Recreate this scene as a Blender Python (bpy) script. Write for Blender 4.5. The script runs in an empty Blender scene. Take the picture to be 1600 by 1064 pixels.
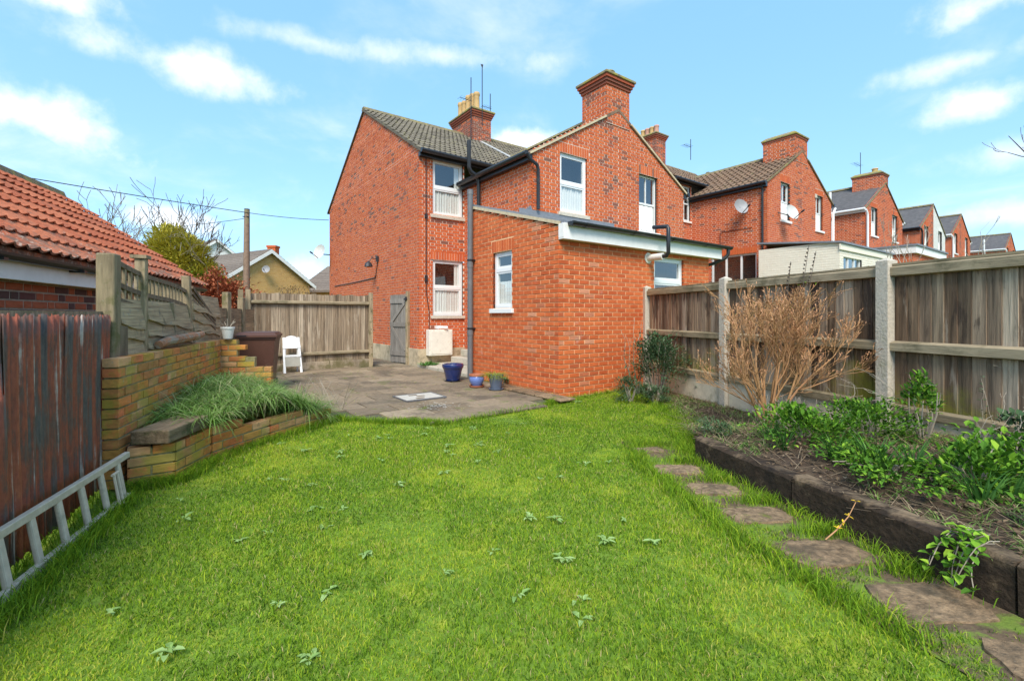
import bpy, math, random
import numpy as np
from mathutils import Vector, Matrix
R = math.radians
random.seed(7)
RNG = np.random.default_rng(11)
SC = bpy.context.scene
COL = SC.collection

# ------------------------------------------------------------------ camera, sky, sun, exposure
CAM_H = 1.28
cd = bpy.data.cameras.new('camera')
cam = bpy.data.objects.new('camera', cd)
COL.objects.link(cam)
cam.location = (0, 0, CAM_H)
cam.rotation_euler = (R(90), 0, 0)
cd.sensor_fit = 'HORIZONTAL'
cd.sensor_width = 36
cd.lens = 725 / 1600 * 36
cd.shift_y = -38 / 1600
cd.clip_end = 3000
SC.camera = cam

SUN_AZ, SUN_EL = 183.0, 47.0          # degrees clockwise from +Y, above horizon
SKY_STRENGTH = 0.14
wd = bpy.data.worlds.new('World')
SC.world = wd
wd.use_nodes = True
wd.cycles.sampling_method = 'MANUAL'
wd.cycles.sample_map_resolution = 512
nt = wd.node_tree
nt.nodes.clear()


def N(nt, typ, **kw):
    n = nt.nodes.new(typ)
    for k, v in kw.items():
        if k.startswith('i_'):
            key = k[2:]
            key = int(key) if key.isdigit() else key
            n.inputs[key].default_value = v
        else:
            setattr(n, k, v)
    return n


def math_node(nt, op, a, b=None, clamp=False):
    n = nt.nodes.new('ShaderNodeMath')
    n.operation = op
    n.use_clamp = clamp
    for i, x in enumerate((a, b)):
        if x is None:
            continue
        if isinstance(x, (int, float)):
            n.inputs[i].default_value = x
        else:
            nt.links.new(x, n.inputs[i])
    return n.outputs[0]


def build_world():
    L = nt.links.new
    out = N(nt, 'ShaderNodeOutputWorld')
    bg = N(nt, 'ShaderNodeBackground')
    L(bg.outputs[0], out.inputs[0])
    sky = N(nt, 'ShaderNodeTexSky', sky_type='NISHITA')
    sky.sun_disc = False
    sky.sun_elevation = R(SUN_EL)
    sky.sun_rotation = R(SUN_AZ)
    sky.air_density = 1.0
    sky.dust_density = 0.6
    sky.ozone_density = 1.6
    tc = N(nt, 'ShaderNodeTexCoord')
    nrm = N(nt, 'ShaderNodeVectorMath', operation='NORMALIZE')
    L(tc.outputs['Generated'], nrm.inputs[0])
    d = nrm.outputs[0]
    # cloud layer: noise stretched on a dome, thicker bands at some elevations
    sep = N(nt, 'ShaderNodeSeparateXYZ'); L(d, sep.inputs[0])
    zz = math_node(nt, 'ADD', math_node(nt, 'MAXIMUM', sep.outputs[2], 0.0), 0.22)
    px = math_node(nt, 'DIVIDE', sep.outputs[0], zz)
    py = math_node(nt, 'DIVIDE', sep.outputs[1], zz)
    cmb = N(nt, 'ShaderNodeCombineXYZ', i_2=3.7); L(px, cmb.inputs[0]); L(py, cmb.inputs[1])
    n1 = N(nt, 'ShaderNodeTexNoise', i_Scale=1.5, i_Detail=9.0, i_Roughness=0.58, i_Distortion=0.25)
    L(cmb.outputs[0], n1.inputs['Vector'])
    n2 = N(nt, 'ShaderNodeTexNoise', i_Scale=9.0, i_Detail=8.0, i_Roughness=0.6)
    L(d, n2.inputs['Vector'])
    base = N(nt, 'ShaderNodeMapRange', interpolation_type='SMOOTHSTEP', i_1=0.47, i_2=0.80)
    L(n1.outputs[0], base.inputs[0])
    acc = math_node(nt, 'MULTIPLY', base.outputs[0], 0.50)
    # individual cumulus: azimuth/elevation (deg), half sizes (deg), strength
    clouds = [(-48, 17.0, 10, 2.7, .9), (-35, 24.0, 9, 2.0, .75), (-52, 27.5, 11, 2.4, .95), (-36, 9.2, 5.5, 1.6, .85), (-23, 28.5, 8, 1.4, .5),
              (1, 20.5, 7, 1.7, .9), (2, 17.3, 6, 1.5, .7), (-10, 17.0, 4, 1.8, .55), (-8, 29, 14, 1.6, .5), (45, 18, 4.5, 1.8, .8), (44, 21.5, 6, 1.3, .6),
              (48, 13.5, 6, 1.6, .5), (47, 8.6, 5, 1.5, .6), (46, 25.2, 5, 1.8, .8), (-50, 20.7, 2.2, 1.0, .7), (-24, 5.0, 3, 1.8, .5), (30, 6, 9, 1.5, .3),
              (-90, 20, 16, 4, .8), (95, 24, 18, 5, .8), (150, 30, 20, 6, .8), (-150, 26, 20, 5, .8), (0, 55, 25, 8, .6)]
    for az, el, hw, hh, st in clouds:
        a, e = R(az), R(el)
        c = Vector((math.sin(a) * math.cos(e), math.cos(a) * math.cos(e), math.sin(e)))
        t1 = Vector((math.cos(a), -math.sin(a), 0))
        t2 = t1.cross(c)
        if t2.z < 0:
            t2 = -t2
        ds = []
        for t, s in ((t1, R(hw * .82)), (t2, R(hh * .85))):
            v = N(nt, 'ShaderNodeVectorMath', operation='DOT_PRODUCT')
            L(d, v.inputs[0]); v.inputs[1].default_value = t / s
            ds.append(math_node(nt, 'SUBTRACT', v.outputs['Value'], c.dot(t) / s))
        # flat base: stretch the lower half
        r2 = math_node(nt, 'ADD', math_node(nt, 'MULTIPLY', ds[0], ds[0]), math_node(nt, 'MULTIPLY', ds[1], ds[1]))
        r = math_node(nt, 'SQRT', r2)
        f = N(nt, 'ShaderNodeVectorMath', operation='DOT_PRODUCT')
        L(d, f.inputs[0]); f.inputs[1].default_value = c
        front = math_node(nt, 'GREATER_THAN', f.outputs['Value'], 0.5)
        rn = math_node(nt, 'ADD', r, math_node(nt, 'MULTIPLY', math_node(nt, 'SUBTRACT', n2.outputs[0], 0.5), 3.4))
        m = N(nt, 'ShaderNodeMapRange', interpolation_type='SMOOTHSTEP', i_1=1.35, i_2=-0.15)
        L(rn, m.inputs[0])
        m = math_node(nt, 'MULTIPLY', math_node(nt, 'MULTIPLY', m.outputs[0], st), front)
        acc = math_node(nt, 'MAXIMUM', acc, m)
    acc = math_node(nt, 'MINIMUM', acc, 0.96)
    # thin veil brightening the whole sky
    veil = N(nt, 'ShaderNodeMix', data_type='RGBA'); veil.inputs[0].default_value = 0.60
    veil.inputs[7].default_value = (1.25, 2.85, 4.5, 1)
    L(sky.outputs[0], veil.inputs[6])
    mix = N(nt, 'ShaderNodeMix', data_type='RGBA')
    L(acc, mix.inputs[0]); L(veil.outputs[2], mix.inputs[6]); mix.inputs[7].default_value = (5.2, 5.1, 5.0, 1)
    L(mix.outputs[2], bg.inputs[0])
    bg.inputs[1].default_value = SKY_STRENGTH


build_world()
sl = bpy.data.lights.new('sun', 'SUN')
sl.energy = 2.2
sl.angle = R(24)
sl.color = (1.0, 0.93, 0.82)
sun = bpy.data.objects.new('sun', sl)
COL.objects.link(sun)
sdir = Vector((math.sin(R(SUN_AZ)) * math.cos(R(SUN_EL)), math.cos(R(SUN_AZ)) * math.cos(R(SUN_EL)), math.sin(R(SUN_EL))))
sun.rotation_euler = sdir.to_track_quat('Z', 'Y').to_euler()
sun.location = (10, -15, 20)
SC.view_settings.view_transform = 'Standard'
SC.view_settings.look = 'None'
SC.view_settings.exposure = 1.04
SC.view_settings.gamma = 1.0
SC.render.engine = 'CYCLES'
SC.cycles.use_denoising = True
SC.cycles.max_bounces = 6
SC.cycles.transparent_max_bounces = 12
SC.cycles.caustics_reflective = False
SC.cycles.caustics_refractive = False

# ------------------------------------------------------------------ materials
MATS = {}


def new_mat(name):
    m = bpy.data.materials.new(name)
    m.use_nodes = True
    t = m.node_tree
    t.nodes.clear()
    o = N(t, 'ShaderNodeOutputMaterial')
    p = N(t, 'ShaderNodeBsdfPrincipled')
    t.links.new(p.outputs[0], o.inputs[0])
    MATS[name] = m
    return m, t, p


def ramp(t, stops, interp='LINEAR'):
    r = N(t, 'ShaderNodeValToRGB')
    r.color_ramp.interpolation = interp
    e = r.color_ramp.elements
    while len(e) > 1:
        e.remove(e[-1])
    e[0].position = stops[0][0]; e[0].color = (*stops[0][1], 1)
    for p, c in stops[1:]:
        x = e.new(p); x.color = (*c, 1)
    return r


def varied(name, stops, src='attr', rough=0.85, noise_scale=(30, 30, 30), noise_amt=0.35, bump=0.3, bump_scale=None, spec=0.3,
           stain=None, stain_scale=1.5, stain_th=(0.5, 0.7), stain_z=None, metallic=0.0, fine=None, coat=0, transl=0.0):
    """Procedural colour: per-piece value -> ramp, times noise; optional stain colour with its own shape; bump."""
    m, t, p = new_mat(name)
    L = t.links.new
    geo = N(t, 'ShaderNodeNewGeometry')
    tc = N(t, 'ShaderNodeTexCoord')
    oi = N(t, 'ShaderNodeObjectInfo')
    if src == 'attr':
        a = N(t, 'ShaderNodeAttribute', attribute_name='rnd'); val = a.outputs['Fac']
    elif src == 'obj':
        val = oi.outputs['Random']
    else:
        nn = N(t, 'ShaderNodeTexNoise', i_Scale=src, i_Detail=5.0)
        L(geo.outputs['Position'], nn.inputs['Vector'])
        mr = N(t, 'ShaderNodeMapRange', i_1=0.3, i_2=0.7); L(nn.outputs[0], mr.inputs[0]); val = mr.outputs[0]
    rp = ramp(t, stops)
    L(val, rp.inputs[0])
    # grain noise in object space (shifted by a per-object random)
    mp = N(t, 'ShaderNodeMapping'); mp.inputs['Scale'].default_value = noise_scale
    L(tc.outputs['Object'], mp.inputs[0])
    off = N(t, 'ShaderNodeVectorMath', operation='ADD'); L(mp.outputs[0], off.inputs[0])
    sc_ = N(t, 'ShaderNodeVectorMath', operation='SCALE'); sc_.inputs[3].default_value = 37.0
    cx = N(t, 'ShaderNodeCombineXYZ'); L(val, cx.inputs[0]); L(oi.outputs['Random'], cx.inputs[1]); L(val, cx.inputs[2])
    L(cx.outputs[0], sc_.inputs[0]); L(sc_.outputs[0], off.inputs[1])
    nz = N(t, 'ShaderNodeTexNoise', i_Scale=1.0, i_Detail=6.0, i_Roughness=0.65)
    L(off.outputs[0], nz.inputs['Vector'])
    mr = N(t, 'ShaderNodeMapRange', i_1=0.25, i_2=0.75, i_3=1 - noise_amt, i_4=1 + noise_amt)
    L(nz.outputs[0], mr.inputs[0])
    mul = N(t, 'ShaderNodeVectorMath', operation='SCALE')
    L(rp.outputs[0], mul.inputs[0]); L(mr.outputs[0], mul.inputs[3])
    c = mul.outputs[0]
    for st in ([] if stain is None else (stain if isinstance(stain, list) else [(stain, stain_scale, stain_th, stain_z)])):
        scol, ssc, sth, sz = st
        sn = N(t, 'ShaderNodeTexNoise', i_Scale=1.0 if isinstance(ssc, tuple) else ssc, i_Detail=8.0, i_Roughness=0.68)
        if isinstance(ssc, tuple):                             # streaks
            smp = N(t, 'ShaderNodeMapping'); smp.inputs['Scale'].default_value = ssc
            L(geo.outputs['Position'], smp.inputs[0]); L(smp.outputs[0], sn.inputs['Vector'])
        else:
            L(geo.outputs['Position'], sn.inputs['Vector'])
        sv = sn.outputs[0]
        if sz is not None and sz[0] == 'at':                   # stain round one spot
            dv = N(t, 'ShaderNodeVectorMath', operation='DISTANCE'); L(geo.outputs['Position'], dv.inputs[0]); dv.inputs[1].default_value = sz[1]
            zr = N(t, 'ShaderNodeMapRange', i_1=sz[2], i_2=sz[3], i_3=sz[4], i_4=-.5); L(dv.outputs['Value'], zr.inputs[0])
            sv = math_node(t, 'ADD', sv, zr.outputs[0])
        elif sz is not None:                                     # stain denser below / above a height (rising damp, moss)
            sp = N(t, 'ShaderNodeSeparateXYZ'); L(geo.outputs['Position'], sp.inputs[0])
            zr = N(t, 'ShaderNodeMapRange', i_1=sz[0], i_2=sz[1], i_3=sz[2], i_4=sz[3]); L(sp.outputs[2], zr.inputs[0])
            sv = math_node(t, 'ADD', sv, zr.outputs[0])
        sm = N(t, 'ShaderNodeMapRange', interpolation_type='SMOOTHSTEP', i_1=sth[0], i_2=sth[1]); L(sv, sm.inputs[0])
        mx = N(t, 'ShaderNodeMix', data_type='RGBA')
        fac = math_node(t, 'MULTIPLY', sm.outputs[0], scol[3] if len(scol) > 3 else 0.85)
        L(fac, mx.inputs[0]); L(c, mx.inputs[6]); mx.inputs[7].default_value = (*scol[:3], 1)
        c = mx.outputs[2]
    L(c, p.inputs['Base Color'])
    p.inputs['Roughness'].default_value = rough
    p.inputs['Specular IOR Level'].default_value = spec
    p.inputs['Metallic'].default_value = metallic
    if coat:
        p.inputs['Coat Weight'].default_value = coat
    if bump:
        b = N(t, 'ShaderNodeBump', i_Strength=bump, i_Distance=0.02)
        L(nz.outputs[0], b.inputs['Height']); L(b.outputs[0], p.inputs['Normal'])
    if transl:
        tr = N(t, 'ShaderNodeBsdfTranslucent'); L(c, tr.inputs[0])
        mxs = N(t, 'ShaderNodeMixShader'); mxs.inputs[0].default_value = transl
        L(p.outputs[0], mxs.inputs[1]); L(tr.outputs[0], mxs.inputs[2])
        for n in t.nodes:
            if n.type == 'OUTPUT_MATERIAL':
                L(mxs.outputs[0], n.inputs[0])
    return m


def plain(name, col, rough=0.6, spec=0.4, metallic=0.0, amt=0.12, scale=8, bump=0.0, stain=None, **kw):
    return varied(name, [(0, col), (1, col)], 'attr', rough, (scale, scale, scale), amt, bump, spec=spec, metallic=metallic, stain=stain, **kw)


EXT_BR = [(0, (.50, .095, .026)), (.3, (.60, .128, .035)), (.55, (.65, .160, .048)), (.74, (.54, .105, .030)), (.9, (.46, .105, .038)), (1, (.62, .27, .15))]
OLD_BR = [(0, (.50, .098, .030)), (.35, (.62, .146, .044)), (.60, (.58, .118, .038)), (.76, (.46, .094, .038)), (.84, (.31, .085, .048)), (1, (.22, .095, .065))]
EFF2 = ((.78, .66, .58, .75), 9, (.60, .70), ('at', (-.10, 8.62, 1.40), .15, .50, .10))
EFF = ((.62, .50, .42, .55), 2.3, (.63, .78), None)        # efflorescence
varied('ext_brick', EXT_BR, 'attr', noise_scale=(60, 60, 60), noise_amt=.25, stain=[EFF, EFF2])
varied('ext_brick_piece', EXT_BR, 'obj', noise_scale=(1.6, 1.6, 1.6), noise_amt=.22, stain=[EFF])
varied('old_brick', OLD_BR, 'attr', noise_scale=(50, 50, 50), noise_amt=.28, stain=[((.16, .075, .05, .30), 1.1, (.58, .78), None)])
varied('garden_brick', [(0, (.56, .165, .048)), (.25, (.60, .25, .06)), (.45, (.52, .29, .065)), (.6, (.64, .19, .070)), (.8, (.38, .18, .055)), (1, (.66, .36, .17))], 'obj',
       noise_scale=(1.5, 1.5, 1.5), noise_amt=.35, bump=.5,
       stain=[((.36, .31, .045, .75), 3.0, (.47, .62), None), ((.38, .35, .27, .6), 11, (.62, .72), None), ((.06, .05, .03, .6), 7, (.6, .74), None)])
varied('garage_brick', [(0, (.36, .085, .04)), (.5, (.42, .11, .05)), (.62, (.13, .05, .045)), (1, (.10, .05, .045))], 'obj', noise_scale=(2, 2, 2), noise_amt=.25)
varied('cream_brick', [(0, (.84, .76, .62)), (1, (.88, .81, .67))], 'attr', noise_amt=.06, rough=.7)
varied('white_brick', [(0, (.72, .70, .64)), (1, (.80, .78, .72))], 'attr', noise_amt=.06, rough=.7)
varied('buff_brick', [(0, (.62, .36, .12)), (.5, (.70, .44, .16)), (1, (.56, .30, .10))], 'attr', noise_amt=.2)
plain('mortar_ext', (.88, .56, .30), .95, amt=.2, scale=20, stain=[((.60, .36, .20, .6), 1.2, (.5, .7), (.0, 1.6, .12, -.04))])
plain('mortar_old', (.78, .60, .47), .95, amt=.25, scale=20)
plain('mortar_garden', (.30, .26, .13), .95, amt=.35, scale=30, stain=[((.14, .14, .03, .7), 4, (.45, .6), None)])
plain('mortar_grey', (.56, .47, .39), .95, amt=.25, scale=20)
plain('render_plinth', (.52, .42, .28), .95, amt=.25, scale=9, bump=.3, stain=[((.12, .10, .06, .7), 3, (.5, .7), None)])
plain('upvc', (.82, .82, .80), .35, .5, amt=.03)
plain('white_paint', (.84, .81, .76), .6, amt=.08, stain=[((.45, .40, .32, .5), 5, (.58, .75), None)])
plain('stone_sill', (.58, .52, .42), .9, amt=.2, scale=25, bump=.2, stain=[((.28, .24, .17, .6), 12, (.5, .68), None)])
plain('black_plastic', (.018, .018, .020), .35, .5, amt=.2, stain=[((.10, .10, .09, .4), 6, (.55, .75), None)])
plain('grey_pipe', (.14, .14, .145), .5, .4, amt=.15, stain=[((.24, .235, .22, .5), 5, (.5, .7), None)])
plain('lead', (.20, .215, .24), .6, .4, amt=.2, scale=6)
plain('lead_white', (.60, .60, .58), .6, amt=.2, scale=9)
plain('curtain', (.82, .82, .78), .95, amt=.05)
plain('dark_room', (.035, .032, .030), .9, amt=.1)  # near-black colour that gives the rooms behind the panes their darkness
plain('meter_box', (.80, .75, .65), .6, amt=.08, stain=[((.42, .34, .24, .6), 9, (.55, .72), None)])
plain('concrete', (.52, .46, .37), .95, amt=.22, scale=40, bump=.5, stain=[((.55, .50, .42, .5), 30, (.5, .62), None), ((.20, .22, .10, .5), 4, (.55, .75), (0.2, 0.6, .06, 0))])
plain('concrete_board', (.66, .57, .42), .95, amt=.16, scale=12, bump=.25, stain=[((.20, .21, .09, .6), 3, (.5, .72), (0.1, 0.5, .05, 0))])
plain('soil', (.085, .055, .034), 1.0, amt=.5, scale=40, bump=1.0, stain=[((.12, .085, .05, .7), 9, (.5, .66), None)])
varied('slab', [(0, (.22, .165, .105)), (.4, (.29, .22, .145)), (.7, (.18, .138, .092)), (1, (.35, .27, .18))], 'obj', .93, (9, 9, 9), .3, .5,
       stain=[((.085, .068, .050, .7), 1.3, (.47, .64), None), ((.36, .33, .28, .6), 16, (.62, .70), None), ((.12, .15, .03, .8), 3.1, (.56, .69), None)])
varied('stone_step', [(0, (.21, .14, .080)), (1, (.30, .205, .12))], 'obj', .95, (28, 28, 28), .7, 1.0,
       stain=[((.11, .08, .05, .8), 5, (.48, .62), None), ((.13, .15, .02, .9), 4.3, (.60, .70), None), ((.42, .38, .30, .7), 60, (.66, .72), None)])
plain('paving_joint', (.10, .09, .055), 1.0, amt=.4, scale=20, bump=.5, stain=[((.07, .11, .02, .8), 3, (.48, .62), None)])
WG = (2.6, 1, 1.7)
varied('fence_wood', [(0, (.10, .060, .038)), (.2, (.30, .215, .145)), (.35, (.14, .085, .052)), (.5, (.25, .165, .10)), (.62, (.46, .36, .26)), (.75, (.17, .105, .064)), (.88, (.36, .26, .17)), (1, (.12, .08, .05))], 'obj', .92, WG, .80, .7,
       stain=[((.46, .37, .28, .6), (7, 7, 1.2), (.57, .66), None), ((.050, .032, .024, .75), (8, 8, 1.8), (.54, .66), (.4, 1.7, -.05, .06)), ((.24, .23, .025, .8), 1.6, (.50, .70), (0.35, 1.05, .13, -.16))])
varied('fence_wood_pale', [(0, (.11, .076, .048)), (.2, (.32, .24, .158)), (.4, (.16, .108, .066)), (.6, (.40, .315, .22)), (.8, (.21, .15, .094)), (1, (.46, .37, .265))], 'obj', .92, WG, .70, .7,
       stain=[((.52, .43, .32, .7), (9, 9, .9), (.56, .66), None), ((.075, .052, .034, .75), (11, 11, 1.1), (.55, .68), None), ((.11, .10, .03, .8), 2, (.50, .7), (0.1, 0.5, .12, -.2))])
varied('rail_wood', [(0, (.27, .215, .13)), (1, (.37, .295, .195))], 'obj', .92, (3, 3, 30), .4, .4,
       stain=[((.10, .09, .045, .7), 3, (.48, .66), None)])
varied('post_wood', [(0, (.30, .235, .145)), (.5, (.24, .19, .115)), (1, (.39, .305, .19))], 'obj', .92, (30, 30, 3), .5, .6,
       stain=[((.13, .125, .045, .8), 5, (.50, .64), None), ((.42, .40, .33, .7), 22, (.62, .70), None)])
varied('dark_wood', [(0, (.13, .095, .062)), (1, (.21, .155, .10))], 'obj', .92, (20, 20, 3), .5, .5, stain=[((.21, .19, .14, .6), 13, (.56, .68), None)])
varied('wane_wood', [(0, (.26, .195, .115)), (1, (.44, .335, .20))], 'obj', .95, (2, 2, 55), .6, .5, stain=[((.30, .285, .22, .7), 16, (.56, .66), None), ((.05, .045, .03, .7), 4, (.55, .7), None)])
varied('grey_gate', [(0, (.20, .175, .15)), (1, (.28, .25, .215))], 'obj', .9, (30, 30, 3), .4, .4)
varied('sleeper_wood', [(0, (.032, .021, .013)), (1, (.052, .034, .021))], 'obj', .95, (2, 24, 30), .6, .9, stain=[((.27, .19, .115, .75), 4, (.54, .72), (0.17, .23, -.02, .13)), ((.015, .012, .010, .7), 5, (.48, .7), None)])
varied('beam_wood', [(0, (.15, .105, .062)), (1, (.19, .135, .080))], 'obj', .95, (24, 3, 24), .6, .9, stain=[((.035, .06, .012, .8), 10, (.52, .66), None)])
varied('pantile', [(0, (.38, .100, .045)), (.4, (.45, .130, .058)), (.75, (.48, .155, .075)), (1, (.32, .090, .045))], 'obj', .85, (9, 9, 9), .25, .4,
       stain=[((.14, .095, .07, .8), 6, (.52, .70), (1.75, 2.5, .14, -.06)), ((.50, .42, .33, .6), 26, (.60, .70), (1.8, 2.4, .08, -.05))])
varied('brown_tile', [(0, (.20, .125, .080)), (.5, (.26, .165, .105)), (1, (.16, .105, .072))], 'obj', .9, (9, 9, 9), .35, .5, stain=[((.27, .255, .12, .6), 5, (.54, .72), None), ((.06, .05, .04, .6), 2, (.5, .7), None)])
varied('grey_tile', [(0, (.165, .140, .105)), (.5, (.21, .178, .13)), (1, (.135, .115, .088))], 'obj', .9, (9, 9, 9), .35, .5, stain=[((.30, .27, .13, .65), 5, (.52, .70), None), ((.06, .05, .04, .6), 2, (.52, .7), None)])
varied('slate', [(0, (.085, .080, .082)), (1, (.135, .125, .12))], 'attr', .8, (6, 6, 6), .35, .2, stain=[((.22, .19, .17, .6), 1.6, (.54, .70), None)])
varied('far_tile', [(0, (.16, .125, .10)), (1, (.22, .175, .14))], 'attr', .9, (6, 6, 6), .3, .2)
plain('ridge_lichen', (.20, .165, .095), .95, amt=.45, scale=14, bump=.6, stain=[((.34, .29, .08, .8), 7, (.48, .64), None)])
plain('verge', (.56, .46, .30), .95, amt=.25, scale=14)
plain('cap_stone', (.26, .215, .125), .95, amt=.4, scale=12, bump=.5, stain=[((.36, .31, .05, .8), 5, (.46, .6), None), ((.07, .06, .045, .6), 4, (.55, .7), None)])
plain('clay_pot', (.58, .38, .17), .85, amt=.15, scale=7, stain=[((.30, .22, .10, .6), 5, (.52, .7), None)])
plain('clay_pink', (.56, .30, .22), .85, amt=.15)
plain('dark_metal', (.05, .05, .055), .5, metallic=.5)
plain('aluminium', (.58, .49, .37), .7, .3, amt=.2, scale=14, bump=.1, stain=[((.26, .24, .17, .6), 6, (.52, .7), None)])
plain('dish', (.33, .33, .34), .5)
plain('dish_pale', (.60, .59, .56), .5)
plain('bin_brown', (.095, .042, .028), .5, .4, amt=.12, stain=[((.20, .11, .09, .5), 4, (.55, .75), None)])
plain('chair_white', (.84, .84, .82), .4, amt=.03)
plain('chair_grey', (.36, .34, .28), .6)
plain('blue_glaze', (.012, .028, .13), .18, .6, amt=.25, scale=10, coat=.5)
plain('pale_blue_glaze', (.15, .22, .52), .25, .5, amt=.15, scale=9, coat=.3)
plain('terracotta', (.42, .15, .08), .85, amt=.2, scale=12)
plain('blue_grey_pot', (.13, .16, .22), .5, amt=.15, scale=8)
plain('white_pot', (.72, .71, .66), .6, amt=.08)
plain('rust_log', (.36, .17, .09), .95, amt=.4, scale=14, bump=.6, stain=[((.30, .28, .22, .8), 12, (.46, .58), None)])
plain('cover_white', (.52, .49, .42), .8, amt=.15, scale=14, stain=[((.30, .27, .22, .6), 6, (.52, .7), None)])
plain('wire', (.03, .03, .03), .6)
plain('pole_wood', (.25, .17, .12), .9, amt=.3, scale=9, stain=[((.22, .22, .10, .8), 3, (.5, .7), (4.6, 5.4, -.1, .2))])
plain('flue_white', (.76, .74, .68), .5, amt=.05)
LEAFY = dict(src='attr', rough=.65, noise_scale=(20, 20, 20), noise_amt=.15, bump=0, spec=.18)
varied('grass', [(0, (.045, .105, .008)), (.25, (.135, .255, .014)), (.5, (.225, .385, .022)), (.7, (.345, .485, .026)), (.86, (.49, .55, .036)), (.95, (.48, .42, .13)), (1, (.56, .46, .24))], transl=.35, **LEAFY)
varied('long_grass', [(0, (.11, .21, .04)), (.4, (.18, .32, .06)), (.75, (.27, .42, .10)), (.9, (.38, .50, .18)), (1, (.55, .47, .27))], transl=.3, **LEAFY)
varied('weed_leaf', [(0, (.20, .33, .08)), (1, (.34, .47, .17))], transl=.15, **LEAFY)
varied('laurel_leaf', [(0, (.030, .085, .010)), (.4, (.085, .21, .020)), (.8, (.22, .42, .032)), (1, (.36, .54, .05))], transl=.25, **LEAFY)
varied('blade_leaf', [(0, (.055, .15, .030)), (1, (.13, .28, .055))], transl=.2, **LEAFY)
varied('dark_leaf', [(0, (.045, .095, .040)), (.6, (.09, .155, .065)), (1, (.17, .23, .13))], transl=.15, **LEAFY)
varied('conifer_leaf', [(0, (.24, .23, .03)), (.4, (.46, .40, .05)), (.8, (.60, .52, .09)), (1, (.26, .36, .06))], transl=.15, **LEAFY)
varied('beech_leaf', [(0, (.26, .075, .032)), (.5, (.40, .125, .055)), (1, (.50, .19, .10))], transl=.15, **LEAFY)
varied('bud', [(0, (.42, .20, .10)), (1, (.62, .36, .20))], transl=.1, **LEAFY)
varied('dead_leaf', [(0, (.10, .068, .042)), (.6, (.20, .135, .080)), (1, (.34, .25, .16))], transl=.1, **LEAFY)
varied('yellow_grass', [(0, (.20, .27, .03)), (1, (.42, .44, .07))], transl=.25, **LEAFY)
varied('twig', [(0, (.30, .17, .075)), (.5, (.46, .265, .12)), (1, (.56, .29, .14))], 'attr', .85, (30, 30, 30), .2, 0)
varied('grey_twig', [(0, (.24, .20, .15)), (1, (.38, .33, .26))], 'attr', .85, (30, 30, 30), .2, 0)
varied('bark', [(0, (.20, .165, .12)), (1, (.30, .25, .18))], 'attr', .9, (9, 9, 3), .3, .3)
varied('dark_bark', [(0, (.09, .07, .055)), (1, (.15, .115, .09))], 'attr', .9, (9, 9, 3), .3, .3)
plain('flower_yellow', (.75, .50, .02), .6)
plain('lawn_soil', (.15, .24, .022), 1.0, amt=.35, scale=25, bump=.6, stain=[((.33, .37, .03, .8), 2.6, (.50, .64), None), ((.14, .10, .05, .8), 4.2, (.63, .72), None), ((.09, .17, .018, .6), 1.7, (.53, .68), None)])
plain('mud', (.14, .095, .055), 1.0, amt=.4, scale=30, bump=.8, stain=[((.16, .24, .03, .9), 4.5, (.47, .58), None), ((.07, .045, .028, .7), 8, (.55, .7), None)])
plain('far_ground', (.10, .14, .035), 1.0, amt=.3, scale=2)


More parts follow.
